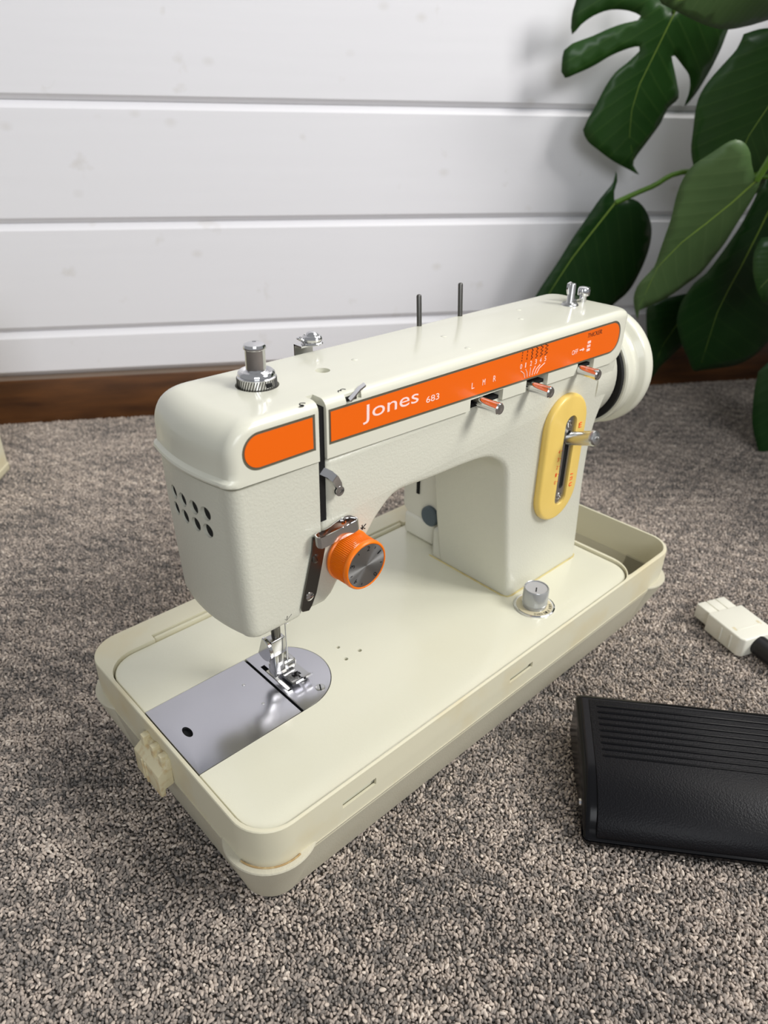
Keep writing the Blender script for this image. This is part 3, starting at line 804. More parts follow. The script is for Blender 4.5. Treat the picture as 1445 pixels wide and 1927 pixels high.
# --- take-up lever, thread clip and guide strip along the face plate edge
tl = part('take_up_lever', strip([(84.5, 56, 241.5), (86.2, 49, 241.2), (88.8, 46.6, 239.6), (92.0, 45.6, 236.0), (93.8, 45.2, 232.0), (94.2, 45.2, 228.6)], (0.75, 0.1, 0.55), 4.4, 1.6), CHROME, sm, sharp=30)
part('lever_eye', lathe([(2.8, -0.8), (3.0, 0), (2.8, 0.8), (1.2, 0.85), (1.0, 0), (1.2, -0.85), (2.8, -0.8)], 24), CHROME, tl, at(94.0, 45.0, 229.0, TO_FRONT))
clip_path = catmull([(105.5, 45.0, 205.6), (103.6, 46.9, 206.6), (100.0, 47.6, 207.0), (93.0, 46.6, 206.4), (86.0, 45.2, 205.8), (79.0, 45.0, 206.0), (76.8, 44.0, 206.0), (76.2, 41.6, 205.8), (77.4, 40.2, 205.6),
                     (86.0, 41.0, 205.2), (97.0, 42.4, 204.6), (105.0, 43.4, 204.4), (106.2, 44.2, 204.9), (105.5, 45.0, 205.6)], 1.6)
part('thread_clip', strip(clip_path, (0, 0.15, 1), 6.2, 0.7), CHROME, sm, sharp=35)
screw(98.5, 47.0, 208.0, sm, TO_FRONT, 0.6, 20)
gs = []
for k, (x, z) in enumerate([(81.5, 206), (80.6, 198), (78.6, 190), (76.2, 181), (73.4, 171), (71.0, 164.5), (70.2, 162.0)]):
    w = 4.4 if k < 5 else (3.6 if k == 5 else 2.2)
    gs.append([(x - w, 47.7, z), (x + w, 47.7, z - 1.2), (x + w, 46.7, z - 1.2), (x - w, 46.7, z)])
gso = part('guide_strip', loft(gs), DARKSTEEL, sm, sharp=30, label='dark steel strip screwed along the face plate edge')
screw(78.4, 46.6, 192.5, gso, TO_FRONT, 0.75, 25, DARKSTEEL)
screw(73.2, 46.6, 170.0, gso, TO_FRONT, 0.75, 80)

# --- needle and presser foot
pb = part('presser_bar', cyl(3.0, 96, 160, 24, 0.4), DARKSTEEL, sm, at(76.5, 88, 0))
part('needle_bar', cyl(2.4, 138, 160, 20, 0.4), STEEL, sm, at(79.5, 81.0, 0))
part('needle_clamp', join(xform(lathe([(0, 130), (3.2, 130), (3.6, 131), (3.6, 137), (3.0, 138), (0, 138)], 24), at(79.5, 81.0, 0)),
                          xform(cyl(1.6, 0, 8, 16, 0.3), at(80.5, 81.0, 133, TO_RIGHT))), CHROME, sm)
part('needle', lathe([(0, 76), (0.35, 79), (0.5, 82), (0.5, 118), (1.0, 119), (1.0, 134), (0, 134)], 12), CHROME, sm, at(79.9, 82.0, 18))
foot = part('presser_foot', bevelled(join(box(72.6, 80.4, 85.2, 92, 88.0, 104.0), box(74.0, 90.4, 88, 96, 82, 90)), 1.2, 3), FOOTM, sm, sharp=30)
sole = []
for (y, z) in [(108, 81.4), (104, 79.2), (100, 78.0), (92, 77.6), (85, 77.6), (81, 78.0), (78, 79.6), (76.2, 81.6)]:
    sole.append([(81.6, y, z - 0.8), (95.4, y, z - 0.8), (95.4, y, z + 0.9), (81.6, y, z + 0.9)])
sole = cut(loft(sole), [box(87.4, 89.4, 70, 84, 70, 90), box(85.4, 91.4, 84, 88, 70, 90)])
part('foot_sole', sole, FOOTM, foot, sharp=30)
part('foot_hinge', xform(cyl(2.4, -6.0, 6.0, 20, 0.4), at(86.3, 93.5, 82.6, TO_RIGHT)), CHROME, foot)
part('foot_shank', loft([[(72.8, 91, 104), (80, 91, 104), (80, 86, 104), (72.8, 86, 104)], [(74.4, 93, 96), (81.0, 93, 96), (81.0, 88, 96), (74.4, 88, 96)], [(80.4, 95, 86), (92.0, 95, 86), (92.0, 90, 86), (80.4, 90, 86)], [(80.8, 96, 81), (92, 96, 81), (92, 91, 81), (80.8, 91, 81)]]), FOOTM, foot, sharp=25)
ts = part('thumb_screw', cut(cyl(8.6, -1.2, 1.2, 36, 0.4), [box(-20, 20, -20, -3.0, -5, 5)]), CHROME, foot, at(67.6, 88.4, 110.5, Matrix.Rotation(R(90), 3, 'Y') @ Matrix.Rotation(R(200), 3, 'Z')))
part('thumb_screw_shaft', xform(cyl(2.4, 0, 8, 18, 0.3), at(66.6, 88.4, 109, TO_RIGHT)), CHROME, foot)
part('foot_clamp', bevelled(box(70.2, 80.8, 84.0, 91.6, 103.0, 116.0), 1.0, 3), FOOTM, foot)

# --- drop feed knob on the bed
dk = part('drop_feed_disc', lathe([(0, -0.5), (15.6, -0.5), (15.6, 0.9), (14.6, 1.3), (13.8, 1.0), (0, 1.0)], 56), CHROME, sm, at(270.6, 28.6, BZ))
part('drop_feed_ring', lathe([(13.6, 0.9), (13.6, 1.12), (9, 1.12), (9, 0.9), (13.6, 0.9)], 56), DISCM, dk, at(270.6, 28.6, BZ))
part('drop_feed_knob', lathe([(0, 1), (8.8, 1), (8.8, 3.4), (9.7, 4.0), (9.5, 16.6), (9.0, 17.4), (8.6, 17.2), (8.5, 16.4), (0, 16.4)], 56), CLEARK, dk, at(270.6, 28.6, BZ))
part('knob_cap', lathe([(8.3, 16.3), (8.3, 16.6), (0, 16.6)], 48), mat('silver_cap', lin(186, 186, 190), 0.35, 0.3), dk, at(270.6, 28.6, BZ))
vd = math.degrees(math.atan2(-(CAM[1] - 0.0286), -(CAM[0] - 0.2706)))
part('knob_pointer', box(-5.2, 0.4, -0.45, 0.45, 16.62, 16.75), BLACKINK, dk, at(270.6, 28.6, BZ) @ Matrix.Rotation(R(vd), 4, 'Z'))
for s, a0 in (('DARN', 232), ('SILK', 268), ('NORM', 305)):
    for k, ch in enumerate(s):
        a = a0 + (k - 1.5) * 8.0
        M = at(270.6, 28.6, BZ + 1.14) @ Matrix.Rotation(R(a + 90), 4, 'Z') @ Matrix.Translation(Vector((-0.7, -13.2, 0)) * MM)
        text(ch, M, 1.4, 2.3, BLACKINK, dk)

# --- handwheel
WX, WZ = 86.0, 222.8
hw = part('handwheel', lathe([(0, 0), (20, 0), (36, 0.4), (42.6, 0.6), (43.8, 1.8), (43.9, 8.6), (43.0, 12.0), (41.6, 14.6), (41.6, 17.0), (43.4, 19.2), (46.2, 20.8), (47.5, 22.6), (47.7, 30.0), (46.6, 33.0), (44.0, 34.4), (40, 33), (30, 31), (0, 31)], 96), CREAM, sm, at(376.0, WX, WZ, TO_RIGHT), label='cream grooved handwheel')
part('wheel_gap_shade', lathe([(0, 0), (41.0, 0), (41.0, 3.4), (0, 3.4)], 64), BLACK, hw, at(373.0, WX, WZ, TO_RIGHT))  # black disc as the shade in the gap behind the wheel
part('wheel_knob', lathe([(0, 0), (22, 0), (22, 7), (20, 8.6), (0, 9)], 48), CREAM, hw, at(406.4, WX, WZ, TO_RIGHT))

part('wheel_housing', lathe([(0, 0), (40.5, 0), (40.5, 25.2), (39.6, 26.8), (37.6, 27.6), (0, 27.6)], 72), CAST, sm, at(345, 88.6, 226.6, TO_RIGHT))

# --- motor behind the pillar
mo = part('motor_housing', bevelled(rrm := prism(rrect(136, 178, 95, 176, 9), 'x', 276, 346), 2, 3), WHITEP, sm)
part('motor_end_cap', lathe([(0, 0), (8, 0), (9, 1.0), (9, 5), (0, 5)], 40), GREYP, mo, at(272.2, 143.5, 103, TO_RIGHT))
part('motor_socket', box(274.8, 276.6, 158, 161, 118, 132), BLACK, mo)
part('motor_bracket', bevelled(box(282, 340, 118, 140, 84, 150), 2, 2), CAST, mo)
part('motor_foot', bevelled(box(274, 300, 138, 174, 75.2, 96), 3, 3), WHITEP, mo)

# ------------------------------------------------------------------ foot pedal
def frame2d(px0, px1):
    pass
PC = np.array([0.1765, -0.0885])                 # front left corner on the carpet
u = np.array([0.632, -0.775]); v = np.array([0.775, 0.632])
PMt = Matrix.Identity(4)
for i in range(2):
    PMt[i][0], PMt[i][1], PMt[i][3] = u[i], v[i], PC[i]
pedal = thing('foot_pedal', 'black ribbed plastic sewing machine foot pedal on the carpet', 'foot pedal', (PC[0] + 0.07, PC[1] + 0.0, 0))
PLEN, PDEP = 165.0, 94.0
PK = Matrix.Diagonal((1, 0.93, 0.885, 1))
side = [(-1.5, 3), (-1.8, 8.5), (2.5, 10)] + catmull([(6, 17.5), (12, 25), (22, 32.0), (36, 37.3), (60, 41), (84, 44.5), (97, 46.5)], 4) + [(100.5, 46), (102, 43), (101.5, 4)]
base_out = side
body = bevelled(prism([(y, z) for y, z in base_out], 'x', 0, PLEN), 4.2, 4, angle=40)
part('pedal_base', xform(body, PK), BLACKP, pedal, PMt, sharp=35)
top = catmull([(-0.6, 9.6), (1.4, 15.5), (6.0, 21.8), (13.5, 28.0), (23, 33.8), (36, 38.2), (60, 41.7), (84, 45.2), (95, 46.8)], 3)
low_ = [(y + 2.5, z - 4.5) for y, z in top if y > 3][::-1]
plate = bevelled(prism(top + low_, 'x', 8, PLEN - 8), 0.9, 2, angle=40)
tr = part('pedal_treadle', xform(plate, PK), LEATHER, pedal, PMt, sharp=35, label='leather grained treadle with nine moulded ribs')
for i in range(9):
    y = 89.0 - i * 5.35
    z = 41.7 + (y - 60) * 0.1458 if y >= 60 else 41.7 + (y - 60) * 0.146
    if y < 60: z = np.interp(y, [36, 60], [38.2, 41.7])
    part('rib', tube([(13.5, y, z - 0.1), (14.5, y, z + 0.25), (PLEN - 14.5, y, z + 0.25), (PLEN - 13.5, y, z - 0.1)], 0.75, 8), BLACKP, tr, PMt @ PK)
part('side_screw', lathe([(0, 0), (2.6, 0), (2.2, 1.2), (0, 1.6)], 20), CHROME, pedal, PMt @ at(0.2, 22, 13, Matrix.Rotation(R(-90), 3, 'Y')))
for x in (12, PLEN - 12):
    for y in (12, PDEP - 12):
        part('rubber_foot', cyl(6, -1.2, 6, 20, 0.8), RUBBER, pedal, PMt @ at(x, y, 0))

# ------------------------------------------------------------------ white connector with its lead
a0 = np.array([0.4495, -0.0243]); a1 = np.array([0.4305, -0.0718])
ax = (a1 - a0) / np.linalg.norm(a1 - a0); bx_ = np.array([-ax[1], ax[0]])
KM = Matrix.Identity(4)
for i in range(2):
    KM[i][0], KM[i][1], KM[i][3] = ax[i], bx_[i], a0[i]
KM = KM @ Matrix.Translation((0, 0, 0.0005))
con = thing('power_connector', 'white three way plug connector on a black lead beside the foot pedal', 'plug', (a0[0] + 0.01, a0[1] - 0.02, 0))
body = bevelled(prism([(17, 0), (54, 0), (58, 3), (58, 35), (54, 38), (17, 38)], 'z', 0, 18.5), 1.4, 3)
cb = part('connector_body', body, WHITEP, con, KM)
for k in range(3):
    part('contact_block', bevelled(box(0, 18, 3.5 + 10.6 * k, 13.3 + 10.6 * k, 2.5, 16.5), 0.8, 2), WHITEP, con, KM)
part('contact_web', box(0.8, 18, 4, 34.5, 3.2, 15.2), WHITEP, con, KM)
for x in (34, 45):
    part('grip_rib', bevelled(box(x, x + 1.6, -1.0, 0.6, 3, 15.5), 0.4, 2), WHITEP, cb, KM)
part('cover_ridge', bevelled(box(43.5, 45, 6, 32, 18.2, 18.9), 0.2, 1), WHITEP, cb, KM)
for y in (4.5, 31):
    part('cover_notch', box(40, 45, y, y + 2.6, 18.3, 18.56), DISCM, cb, KM)
lead = [(56, 19, 9.5), (70, 19, 9), (92, 20, 8), (120, 24, 7), (150, 34, 6.5), (185, 44, 6.2), (230, 40, 6.2), (290, 10, 6.2)]
part('lead', tube(catmull(lead, 5), [9.5] * 4 + [8.0] * 6 + [6.0] * 200 if False else 6.8, 16), RUBBER, con, KM, label='thick black lead')
part('strain_relief', tube(catmull([(54, 19, 9.6), (66, 19, 9.2), (84, 19.6, 8.4)], 4), 8.6, 20), RUBBER, con, KM)

# ------------------------------------------------------------------ case lid at the left edge
lc = np.array([0.103, 0.700])
d1 = np.array([-0.64, -0.768]); d2 = np.array([-0.768, 0.64])
LM = Matrix.Identity(4)
for i in range(2):
    LM[i][0], LM[i][1], LM[i][3] = -d2[i], -d1[i], lc[i] + d1[i] * 0.186 + d2[i] * 0.40
lid = thing('case_lid', 'yellowed cream plastic case lid standing by the wall', 'case lid', (LM[0][3], LM[1][3], 0))
def lr(i, z, r=7): return [(x, y, z) for x, y in rrect(i, 400 - i, i, 186 - i, r, 8)]
part('lid_shell', loft([lr(0.6, 1), lr(0.0, 2.5), lr(0, 9), lr(0.9, 10), lr(1.0, 12), lr(2, 100), lr(4, 205), lr(8, 216), lr(16, 221)]), TRAYM, lid, LM, sharp=30)
part('carry_handle', tube(catmull([(150, 93, 219), (152, 93, 236), (170, 93, 244), (230, 93, 244), (248, 93, 236), (250, 93, 219)], 6), 6, 14), TRAYM, lid, LM)

# ------------------------------------------------------------------ monstera
plant = thing('monstera_plant', 'potted monstera with large dark green split leaves beside the white wall', 'plant', (1.06, 0.0, 0))
PB = np.array([1.06, 0.0])
Z1 = lambda *P: [(980 + x / 3.1075, y / 3.1075) for x, y in P]
Z2 = lambda *P: [(980 + x / 3.0108, 300 + y / 3.0108) for x, y in P]
Z3 = lambda *P: [(1180 + x / 4.82, 340 + y / 4.82) for x, y in P]
def leaf(outline, rib, kb, kt, roll, m, cup=0.5, droop=0.25, step=0.011, wave=0.012, ribw=1.6):
    """outline and midrib given as pixels; kb, kt: distance in front of the skirting at the leaf's base and tip"""
    B = on_plane(rib[0], WN, SK - kb); T = on_plane(rib[-1], WN, SK - kt)
    e1 = (T - B) / np.linalg.norm(T - B)
    view = (B + T) / 2 - CAM; view /= np.linalg.norm(view)
    e2 = WD - (WD @ e1) * e1; e2 /= np.linalg.norm(e2)            # blade hangs parallel to the wall, then rolls about its midrib
    n0 = np.cross(e1, e2)
    e2 = e2 * math.cos(roll) + n0 * math.sin(roll)
    n = np.cross(e1, e2)
    if n @ view > 0: n = -n
    k = n @ B
    to2 = lambda px: (lambda p: ((p - B) @ e1, (p - B) @ e2))(on_plane(px, n, k))
    P = [to2(q) for q in outline]
    return leaf_core(B, e1, e2, n, P, [to2(q) for q in rib], m, cup, droop, step, wave, ribw)
def leaf_core(B, e1, e2, n, P, RB, m, cup=0.5, droop=0.25, step=0.011, wave=0.012, ribw=1.6):
    # smooth, dense outline
    P = P + [P[0]]
    dense = catmull([(a * 1000, b * 1000) for a, b in P], 6.0)[:-1]
    dense = [(a / 1000, b / 1000) for a, b in dense]
    L = math.hypot(RB[-1][0] - RB[0][0], RB[-1][1] - RB[0][1])
    rx = np.array([r[0] for r in RB]); ry = np.array([r[1] for r in RB])
    o_ = np.argsort(rx); rx, ry = rx[o_], ry[o_]
    xs = [p[0] for p in dense]; ys = [p[1] for p in dense]
    inner = []
    x = min(xs)
    while x < max(xs):
        y = min(ys)
        while y < max(ys):
            inner.append((x + rng.uniform(-.2, .2) * step, y + rng.uniform(-.2, .2) * step)); y += step
        x += step
    D = np.array(dense); I = np.array(inner)
    dd = np.full(len(I), 1e9)
    for q in D: dd = np.minimum(dd, np.hypot(I[:, 0] - q[0], I[:, 1] - q[1]))
    inner = [p for p, d_ in zip(inner, dd) if d_ > 0.62 * step]
    nb = len(dense)
    verts = [Vector(p) for p in dense] + [Vector(p) for p in inner]
    edges = [(i, (i + 1) % nb) for i in range(nb)]
    res = geometry.delaunay_2d_cdt(verts, edges, [], 1, 1e-5)
    v2, f2 = res[0], res[2]
    s = np.array([v[1] for v in v2]) - np.interp([v[0] for v in v2], rx, ry)
    tt = np.array([v[0] for v in v2]) / L
    def height(t, s):
        h = -cup * s * s / L * 1.6 + 0.10 * np.abs(s) * np.exp(-np.abs(s) / 0.03) - droop * L * np.clip(t, 0, 1.3) * (np.clip(t, 0, 1.3) - 1) * -0.35
        return h + wave * L * np.sin(9 * 2 * np.pi * (t - 0.75 * np.abs(s) / L)) * np.clip(np.abs(s) / L * 3, 0, 1) * 0.012
    hh = height(tt, s)
    co = [B + e1 * v[0] + e2 * v[1] + n * h for v, h in zip(v2, hh)]
    used = sorted({i for f in f2 for i in f}); mp = {i: j for j, i in enumerate(used)}
    me = bpy.data.meshes.new('leaf')
    faces = [tuple(mp[i] for i in f) for f in f2]
    me.from_pydata([tuple(co[i]) for i in used], [], faces)
    # the upper side looks along n
    me.update()
    if len(me.polygons) and sum(np.array(p.normal) @ n for p in me.polygons) < 0: me.flip_normals()
    uvl = me.uv_layers.new(name='leaf')
    for lp in me.loops:
        i = used[lp.vertex_index]
        uvl.data[lp.index].uv = (tt[i], s[i] / L)
    lf = part('leaf', me, m, plant, sharp=80)
    so = lf.modifiers.new('thickness', 'SOLIDIFY'); so.thickness = 0.0007; so.offset = -1
    ribp, rr = [], []
    for i, tq in enumerate(np.linspace(0.0, 0.97, 30)):
        xx = rx[0] + (rx[-1] - rx[0]) * tq; yy = np.interp(xx, rx, ry)
        h = height(np.array([xx / L]), np.array([0.0]))[0]
        ribp.append((B + e1 * xx + e2 * yy + n * (h + 0.0001)) * 1000); rr.append(ribw * 0.75 * (1 - 0.9 * tq))
    part('midrib', tube(ribp, rr, 8), RIBM, lf)
    return lf, B, e1, n
def petiole(B, e1, top, r=4.0, sag=0.0, via=None):
    B = np.array(B) * 1000; T = np.array(top) * 1000
    p1 = B - e1 * 60 if via is None else np.array(via) * 1000
    pts = catmull([tuple(B), tuple(p1), tuple((p1 + T) / 2 + np.array([0, 0, 30 + sag])), tuple(T)], 14)
    part('petiole', tube(pts, r, 10), STEMM, plant)
STEM = lambda z: np.array([PB[0] + 0.01 * math.sin(z * 9), PB[1] + 0.012 * math.cos(z * 7), z])

l1 = leaf(Z1((900, 60), (820, -10), (760, -120), (560, -150), (400, -100), (352, 20), (330, 110), (330, 208), (380, 150), (450, 95), (540, 60), (640, 65), (705, 95), (690, 118), (620, 136), (540, 165), (440, 215),
             (330, 262), (285, 302), (270, 380), (266, 430), (285, 465), (340, 442), (440, 392), (540, 328), (640, 284), (698, 274), (700, 298), (640, 360), (560, 430), (500, 520), (450, 620), (400, 710), (377, 765),
             (400, 830), (460, 882), (540, 942), (640, 996), (690, 1020), (657, 965), (680, 910), (760, 810), (830, 720), (872, 640), (940, 578), (930, 500), (905, 400), (888, 332), (905, 326), (960, 390), (1000, 440),
             (1013, 500), (1005, 560), (980, 630), (1050, 560), (1110, 470), (1160, 380), (1200, 290), (1225, 215), (1240, 120), (1130, 20), (1000, 0)),
          Z1((900, 70), (800, 290), (700, 500), (655, 650), (640, 800), (665, 985)), 0.055, 0.03, 0, LEAF_A, cup=0.12, ribw=1.5)
l5 = leaf(Z2((530, 245), (528, 180), (545, 120), (538, 66), (522, 130), (450, 222), (380, 330), (300, 450), (220, 580), (150, 682), (85, 780), (30, 880), (0, 990), (110, 1010), (280, 980), (430, 930), (560, 835), (640, 770),
             (700, 660), (740, 540), (752, 430), (735, 340), (690, 262), (640, 226), (580, 222)),
          Z2((535, 245), (420, 400), (300, 560), (180, 740), (60, 930)), 0.085, 0.06, 0, LEAF_C, cup=0.1, ribw=2.0)
l7 = leaf(Z3((640, 1000), (400, 1070), (230, 1138), (203, 1200), (192, 1400), (200, 1600), (212, 1785), (300, 1690), (400, 1605), (500, 1520), (640, 1380), (760, 1150)),
          Z3((700, 1040), (500, 1250), (330, 1500), (230, 1740)), 0.06, 0.04, 0, LEAF_C, cup=0.2, ribw=1.2)
l3 = leaf(Z1((1330, 210), (1290, 300), (1210, 400), (1110, 530), (1060, 640), (1030, 800), (1016, 900), (1030, 1000), (1090, 1090), (1250, 1180), (1420, 1120), (1560, 1000), (1700, 800), (1780, 560), (1740, 330), (1600, 190), (1450, 170)),
          Z1((1640, 330), (1500, 560), (1340, 800), (1190, 1130)), 0.16, 0.12, 0, LEAF_A, cup=0.15, ribw=1.6)
l6 = leaf(Z3((1270, -20), (1200, 82), (1130, 230), (1050, 400), (960, 552), (850, 720), (740, 872), (640, 965), (560, 1080), (502, 1200), (476, 1320), (490, 1430), (520, 1530), (560, 1620), (600, 1720), (700, 1712), (850, 1700), (1000, 1694),
             (1150, 1660), (1277, 1600), (1420, 1480), (1500, 1200), (1480, 700), (1400, 200)),
          Z3((1330, 180), (1200, 480), (1060, 780), (930, 1020), (830, 1220), (740, 1480), (660, 1690)), 0.20, 0.11, 0, LEAF_C, cup=0.25, ribw=1.8)
l4 = leaf(Z1((1372, 1052), (1350, 960), (1345, 900), (1322, 850), (1270, 830), (1200, 868), (1120, 930), (1040, 990), (990, 1050), (950, 1120), (920, 1200), (890, 1300), (850, 1400), (818, 1486)) +
          Z2((760, 620), (700, 680), (660, 730), (640, 790), (645, 850), (660, 905), (670, 855), (720, 835), (820, 800), (940, 740), (1040, 678), (1110, 590), (1170, 500), (1230, 382), (1290, 272), (1335, 185), (1362, 100)),
          Z2((1335, 118), (1200, 250), (1060, 370), (920, 480), (780, 620), (665, 850)), 0.26, 0.19, 0, LEAF_B, cup=0.2, ribw=1.9)
l2 = leaf(Z1((820, 20), (930, 80), (1050, 146), (1150, 190), (1220, 212), (1330, 216), (1445, 206), (1600, 150), (1720, 0), (1700, -200), (1500, -330), (1200, -330), (950, -220), (800, -80)),
          Z1((1500, -260), (1300, -120), (1120, -20), (850, 15)), 0.20, 0.17, R(0), LEAF_B, cup=0.2, ribw=1.7)
l8 = leaf(Z3((1277, 550), (1200, 680), (1166, 800), (1160, 900), (1200, 1050), (1290, 1140), (1450, 1140), (1580, 1000), (1600, 700), (1450, 520)),
          Z3((1560, 560), (1400, 780), (1180, 1000)), 0.26, 0.25, R(0), LEAF_A, cup=0.3, ribw=1.5)
l9 = leaf([(1440, 706), (1430, 750), (1425, 800), (1430, 842), (1438, 882), (1452, 915), (1490, 900), (1530, 830), (1540, 740), (1500, 690), (1465, 680)],
          [(1520, 690), (1490, 760), (1455, 900)], 0.28, 0.28, R(0), LEAF_C, cup=0.4, ribw=1.3)
# unseen crown leaves, added out of frame to shade the carpet on the right
HEART = [(0.02, 0.0), (-0.10, 0.20), (-0.06, 0.36), (0.10, 0.47), (0.30, 0.50), (0.55, 0.42), (0.80, 0.22), (1.0, 0.0)]
HEART = HEART + [(a, -b) for a, b in HEART[::-1][1:-1]]
shade_leaves = []
for k in range(110):
    az = R(20 + k * 137.5); tier = k % 4
    z0 = (0.34, 0.44, 0.55, 0.66)[tier] + 0.03 * math.sin(k * 1.7); rad = (0.24, 0.26, 0.15, 0.08)[tier] * (0.55 + 0.45 * ((k * 7) % 5) / 4)
    B = np.array([PB[0] + 0.02 + rad * math.cos(az), PB[1] - 0.06 + rad * math.sin(az), z0])
    e1 = np.array([math.cos(az), math.sin(az), -0.55]); e1 /= np.linalg.norm(e1)
    e2 = np.array([-math.sin(az), math.cos(az), 0.0]); n_ = np.cross(e1, e2)
    if n_[2] < 0: n_ = -n_
    Ln, Wn = 0.25, 0.23
    P = [(a * Ln, b * Wn) for a, b in HEART]
    W3 = [B + e1 * a + e2 * b for a, b in P]
    if max(WN @ q for q in W3) > WK - 0.02 or min(q[2] for q in W3) < 0.02: continue
    if any(q[2] > 0.05 and -40 < q[1] < H_PX and q[0] < W_PX + 40 for q in (project(w) for w in W3)): continue
    if min(w[0] for w in W3) < (0.72 if tier < 2 else 0.82): continue
    shade_leaves.append((leaf_core(B, e1, e2, n_, P, [(0.005, 0), (Ln * 0.5, 0), (Ln * 0.98, 0)], LEAF_A, cup=0.5, step=0.018), z0 - 0.08, 3.4))
print('crown leaves', len(shade_leaves))
for (lf, B, e1, n), z, r in tuple(shade_leaves) + ((l1, 0.40, 3.6), (l2, 0.46, 3.8), (l3, 0.34, 4.0), (l4, 0.30, 4.0), (l6, 0.24, 4.0), (l8, 0.20, 3.2), (l9, 0.15, 3.0), (l7, 0.18, 3.0)):
    petiole(B, e1, STEM(z), r)
via5 = on_plane((1312, 322), WN, SK - 0.09)
mid5 = on_plane((1225, 352), WN, SK - 0.088)
pts = catmull([tuple(l5[1] * 1000), tuple(mid5 * 1000), tuple(via5 * 1000), tuple((via5 * 0.45 + STEM(0.26) * 0.55) * 1000 + np.array([0, 0, 25])), tuple(STEM(0.26) * 1000)], 12)
part('petiole', tube(pts, 3.4, 12), STEMM, plant)
part('stem', tube([tuple(STEM(z) * 1000) for z in np.linspace(0.12, 0.50, 20)], [13 - 0.3 * i for i in range(20)], 14), STEMM, plant)
part('pot', lathe([(0, 0), (78, 0), (82, 4), (104, 168), (108, 170), (108, 186), (101, 186), (99, 172), (96, 160), (0, 158)], 56), POTM, plant, at(PB[0] * 1000, PB[1] * 1000, 0))
part('soil', lathe([(97, 150), (97, 164), (60, 168), (0, 166)], 40), SOILM, plant, at(PB[0] * 1000, PB[1] * 1000, 0))

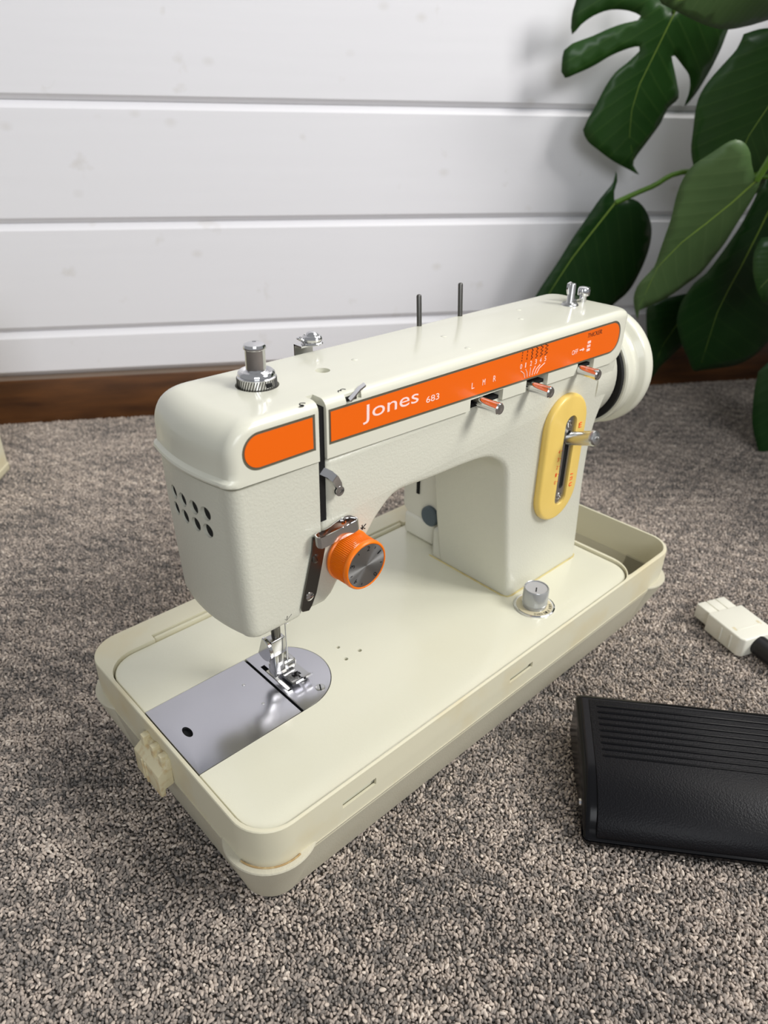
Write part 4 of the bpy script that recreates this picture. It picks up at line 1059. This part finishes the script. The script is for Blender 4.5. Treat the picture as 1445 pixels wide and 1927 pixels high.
# ------------------------------------------------------------------ carpet pile
def carpet():
    sp = 0.00178
    corners = np.array([on_plane(q, np.array([0, 0, 1.0]), 0.0)[:2] for q in ((-420, 2050), (1860, 2050), (-420, 790), (1860, 690))])
    lo, hi = corners.min(0) - 0.05, corners.max(0) + 0.05
    gx, gy = np.meshgrid(np.arange(lo[0], hi[0], sp), np.arange(lo[1], hi[1], sp * 0.9))
    gx[::2] += sp / 2
    P = np.stack([gx.ravel(), gy.ravel(), np.zeros(gx.size)], 1)
    P[:, :2] += rng.uniform(-0.45, 0.45, (len(P), 2)) * sp
    c = (P - CAM) @ CM.T
    with np.errstate(all='ignore'):
        u_ = W_PX / 2 + F_PX * c[:, 0] / c[:, 2]; v_ = H_PX / 2 + F_PX * c[:, 1] / c[:, 2]
    keep = (c[:, 2] > 0.05) & (u_ > -380) & (u_ < W_PX + 380) & (v_ > 600) & (v_ < H_PX + 130) & (P @ WN < SK - 0.001)
    keep &= ~((P[:, 0] > 0.012) & (P[:, 0] < 0.418) & (P[:, 1] > 0.018) & (P[:, 1] < 0.188))
    P = P[keep]; n = len(P)
    # clumped light and dark yarns
    def blotch(s, k):
        r = np.zeros(n)
        for _ in range(k):
            a = rng.uniform(0, 2 * math.pi); f = s * rng.uniform(0.6, 1.6); ph = rng.uniform(0, 6.28)
            r += np.sin((P[:, 0] * math.cos(a) + P[:, 1] * math.sin(a)) * f + ph)
        return r / math.sqrt(k)
    tint = 0.50 + 0.07 * blotch(45, 8) + 0.10 * blotch(420, 10) + rng.normal(0, 0.18, n)
    tint = np.clip(tint, 0.0, 1.0)
    P[:, 2] = -0.0026 + 0.0022 * (tint - 0.5) + rng.uniform(-0.0006, 0.0006, n)
    rot = np.stack([rng.normal(0, 0.7, n), rng.normal(0, 0.7, n), rng.uniform(0, 6.28, n)], 1)
    scl = rng.uniform(0.75, 1.25, n)
    me = bpy.data.meshes.new('carpet_points')
    me.vertices.add(n); me.vertices.foreach_set('co', P.ravel().astype(np.float32))
    a = me.attributes.new('rot', 'FLOAT_VECTOR', 'POINT'); a.data.foreach_set('vector', rot.ravel().astype(np.float32))
    a = me.attributes.new('scl', 'FLOAT', 'POINT'); a.data.foreach_set('value', scl.astype(np.float32))
    a = me.attributes.new('tint', 'FLOAT', 'POINT'); a.data.foreach_set('value', tint.astype(np.float32))
    o = link('carpet_pile', me)
    tag(o, 'grey and beige twisted yarn pile of the carpet', 'carpet', kind='stuff')
    ng = bpy.data.node_groups.new('pile', 'GeometryNodeTree')
    ng.interface.new_socket('Geometry', in_out='INPUT', socket_type='NodeSocketGeometry')
    ng.interface.new_socket('Geometry', in_out='OUTPUT', socket_type='NodeSocketGeometry')
    N, L = ng.nodes, ng.links
    gi, go = N.new('NodeGroupInput'), N.new('NodeGroupOutput')
    ico = N.new('GeometryNodeMeshIcoSphere'); ico.inputs['Radius'].default_value = 1.0; ico.inputs['Subdivisions'].default_value = 2
    tf = N.new('GeometryNodeTransform'); tf.inputs['Scale'].default_value = (0.00074, 0.00092, 0.0017)
    ss = N.new('GeometryNodeSetShadeSmooth')
    smn = N.new('GeometryNodeSetMaterial'); smn.inputs['Material'].default_value = YARN
    ip = N.new('GeometryNodeInstanceOnPoints')
    def named(nm, ty):
        a_ = N.new('GeometryNodeInputNamedAttribute'); a_.data_type = ty; a_.inputs['Name'].default_value = nm
        return a_.outputs['Attribute']
    L.new(ico.outputs['Mesh'], tf.inputs['Geometry']); L.new(tf.outputs['Geometry'], ss.inputs['Geometry'])
    L.new(ss.outputs['Geometry'], smn.inputs['Geometry']); L.new(smn.outputs['Geometry'], ip.inputs['Instance'])
    m2p = N.new('GeometryNodeMeshToPoints')
    L.new(gi.outputs[0], m2p.inputs['Mesh']); L.new(m2p.outputs['Points'], ip.inputs['Points'])
    e2r = N.new('FunctionNodeEulerToRotation')
    L.new(named('rot', 'FLOAT_VECTOR'), e2r.inputs[0]); L.new(e2r.outputs[0], ip.inputs['Rotation'])
    L.new(named('scl', 'FLOAT'), ip.inputs['Scale'])
    L.new(ip.outputs['Instances'], go.inputs[0])
    md = o.modifiers.new('pile', 'NODES'); md.node_group = ng
    me.materials.append(YARN)
    print('carpet tufts', n)
carpet()
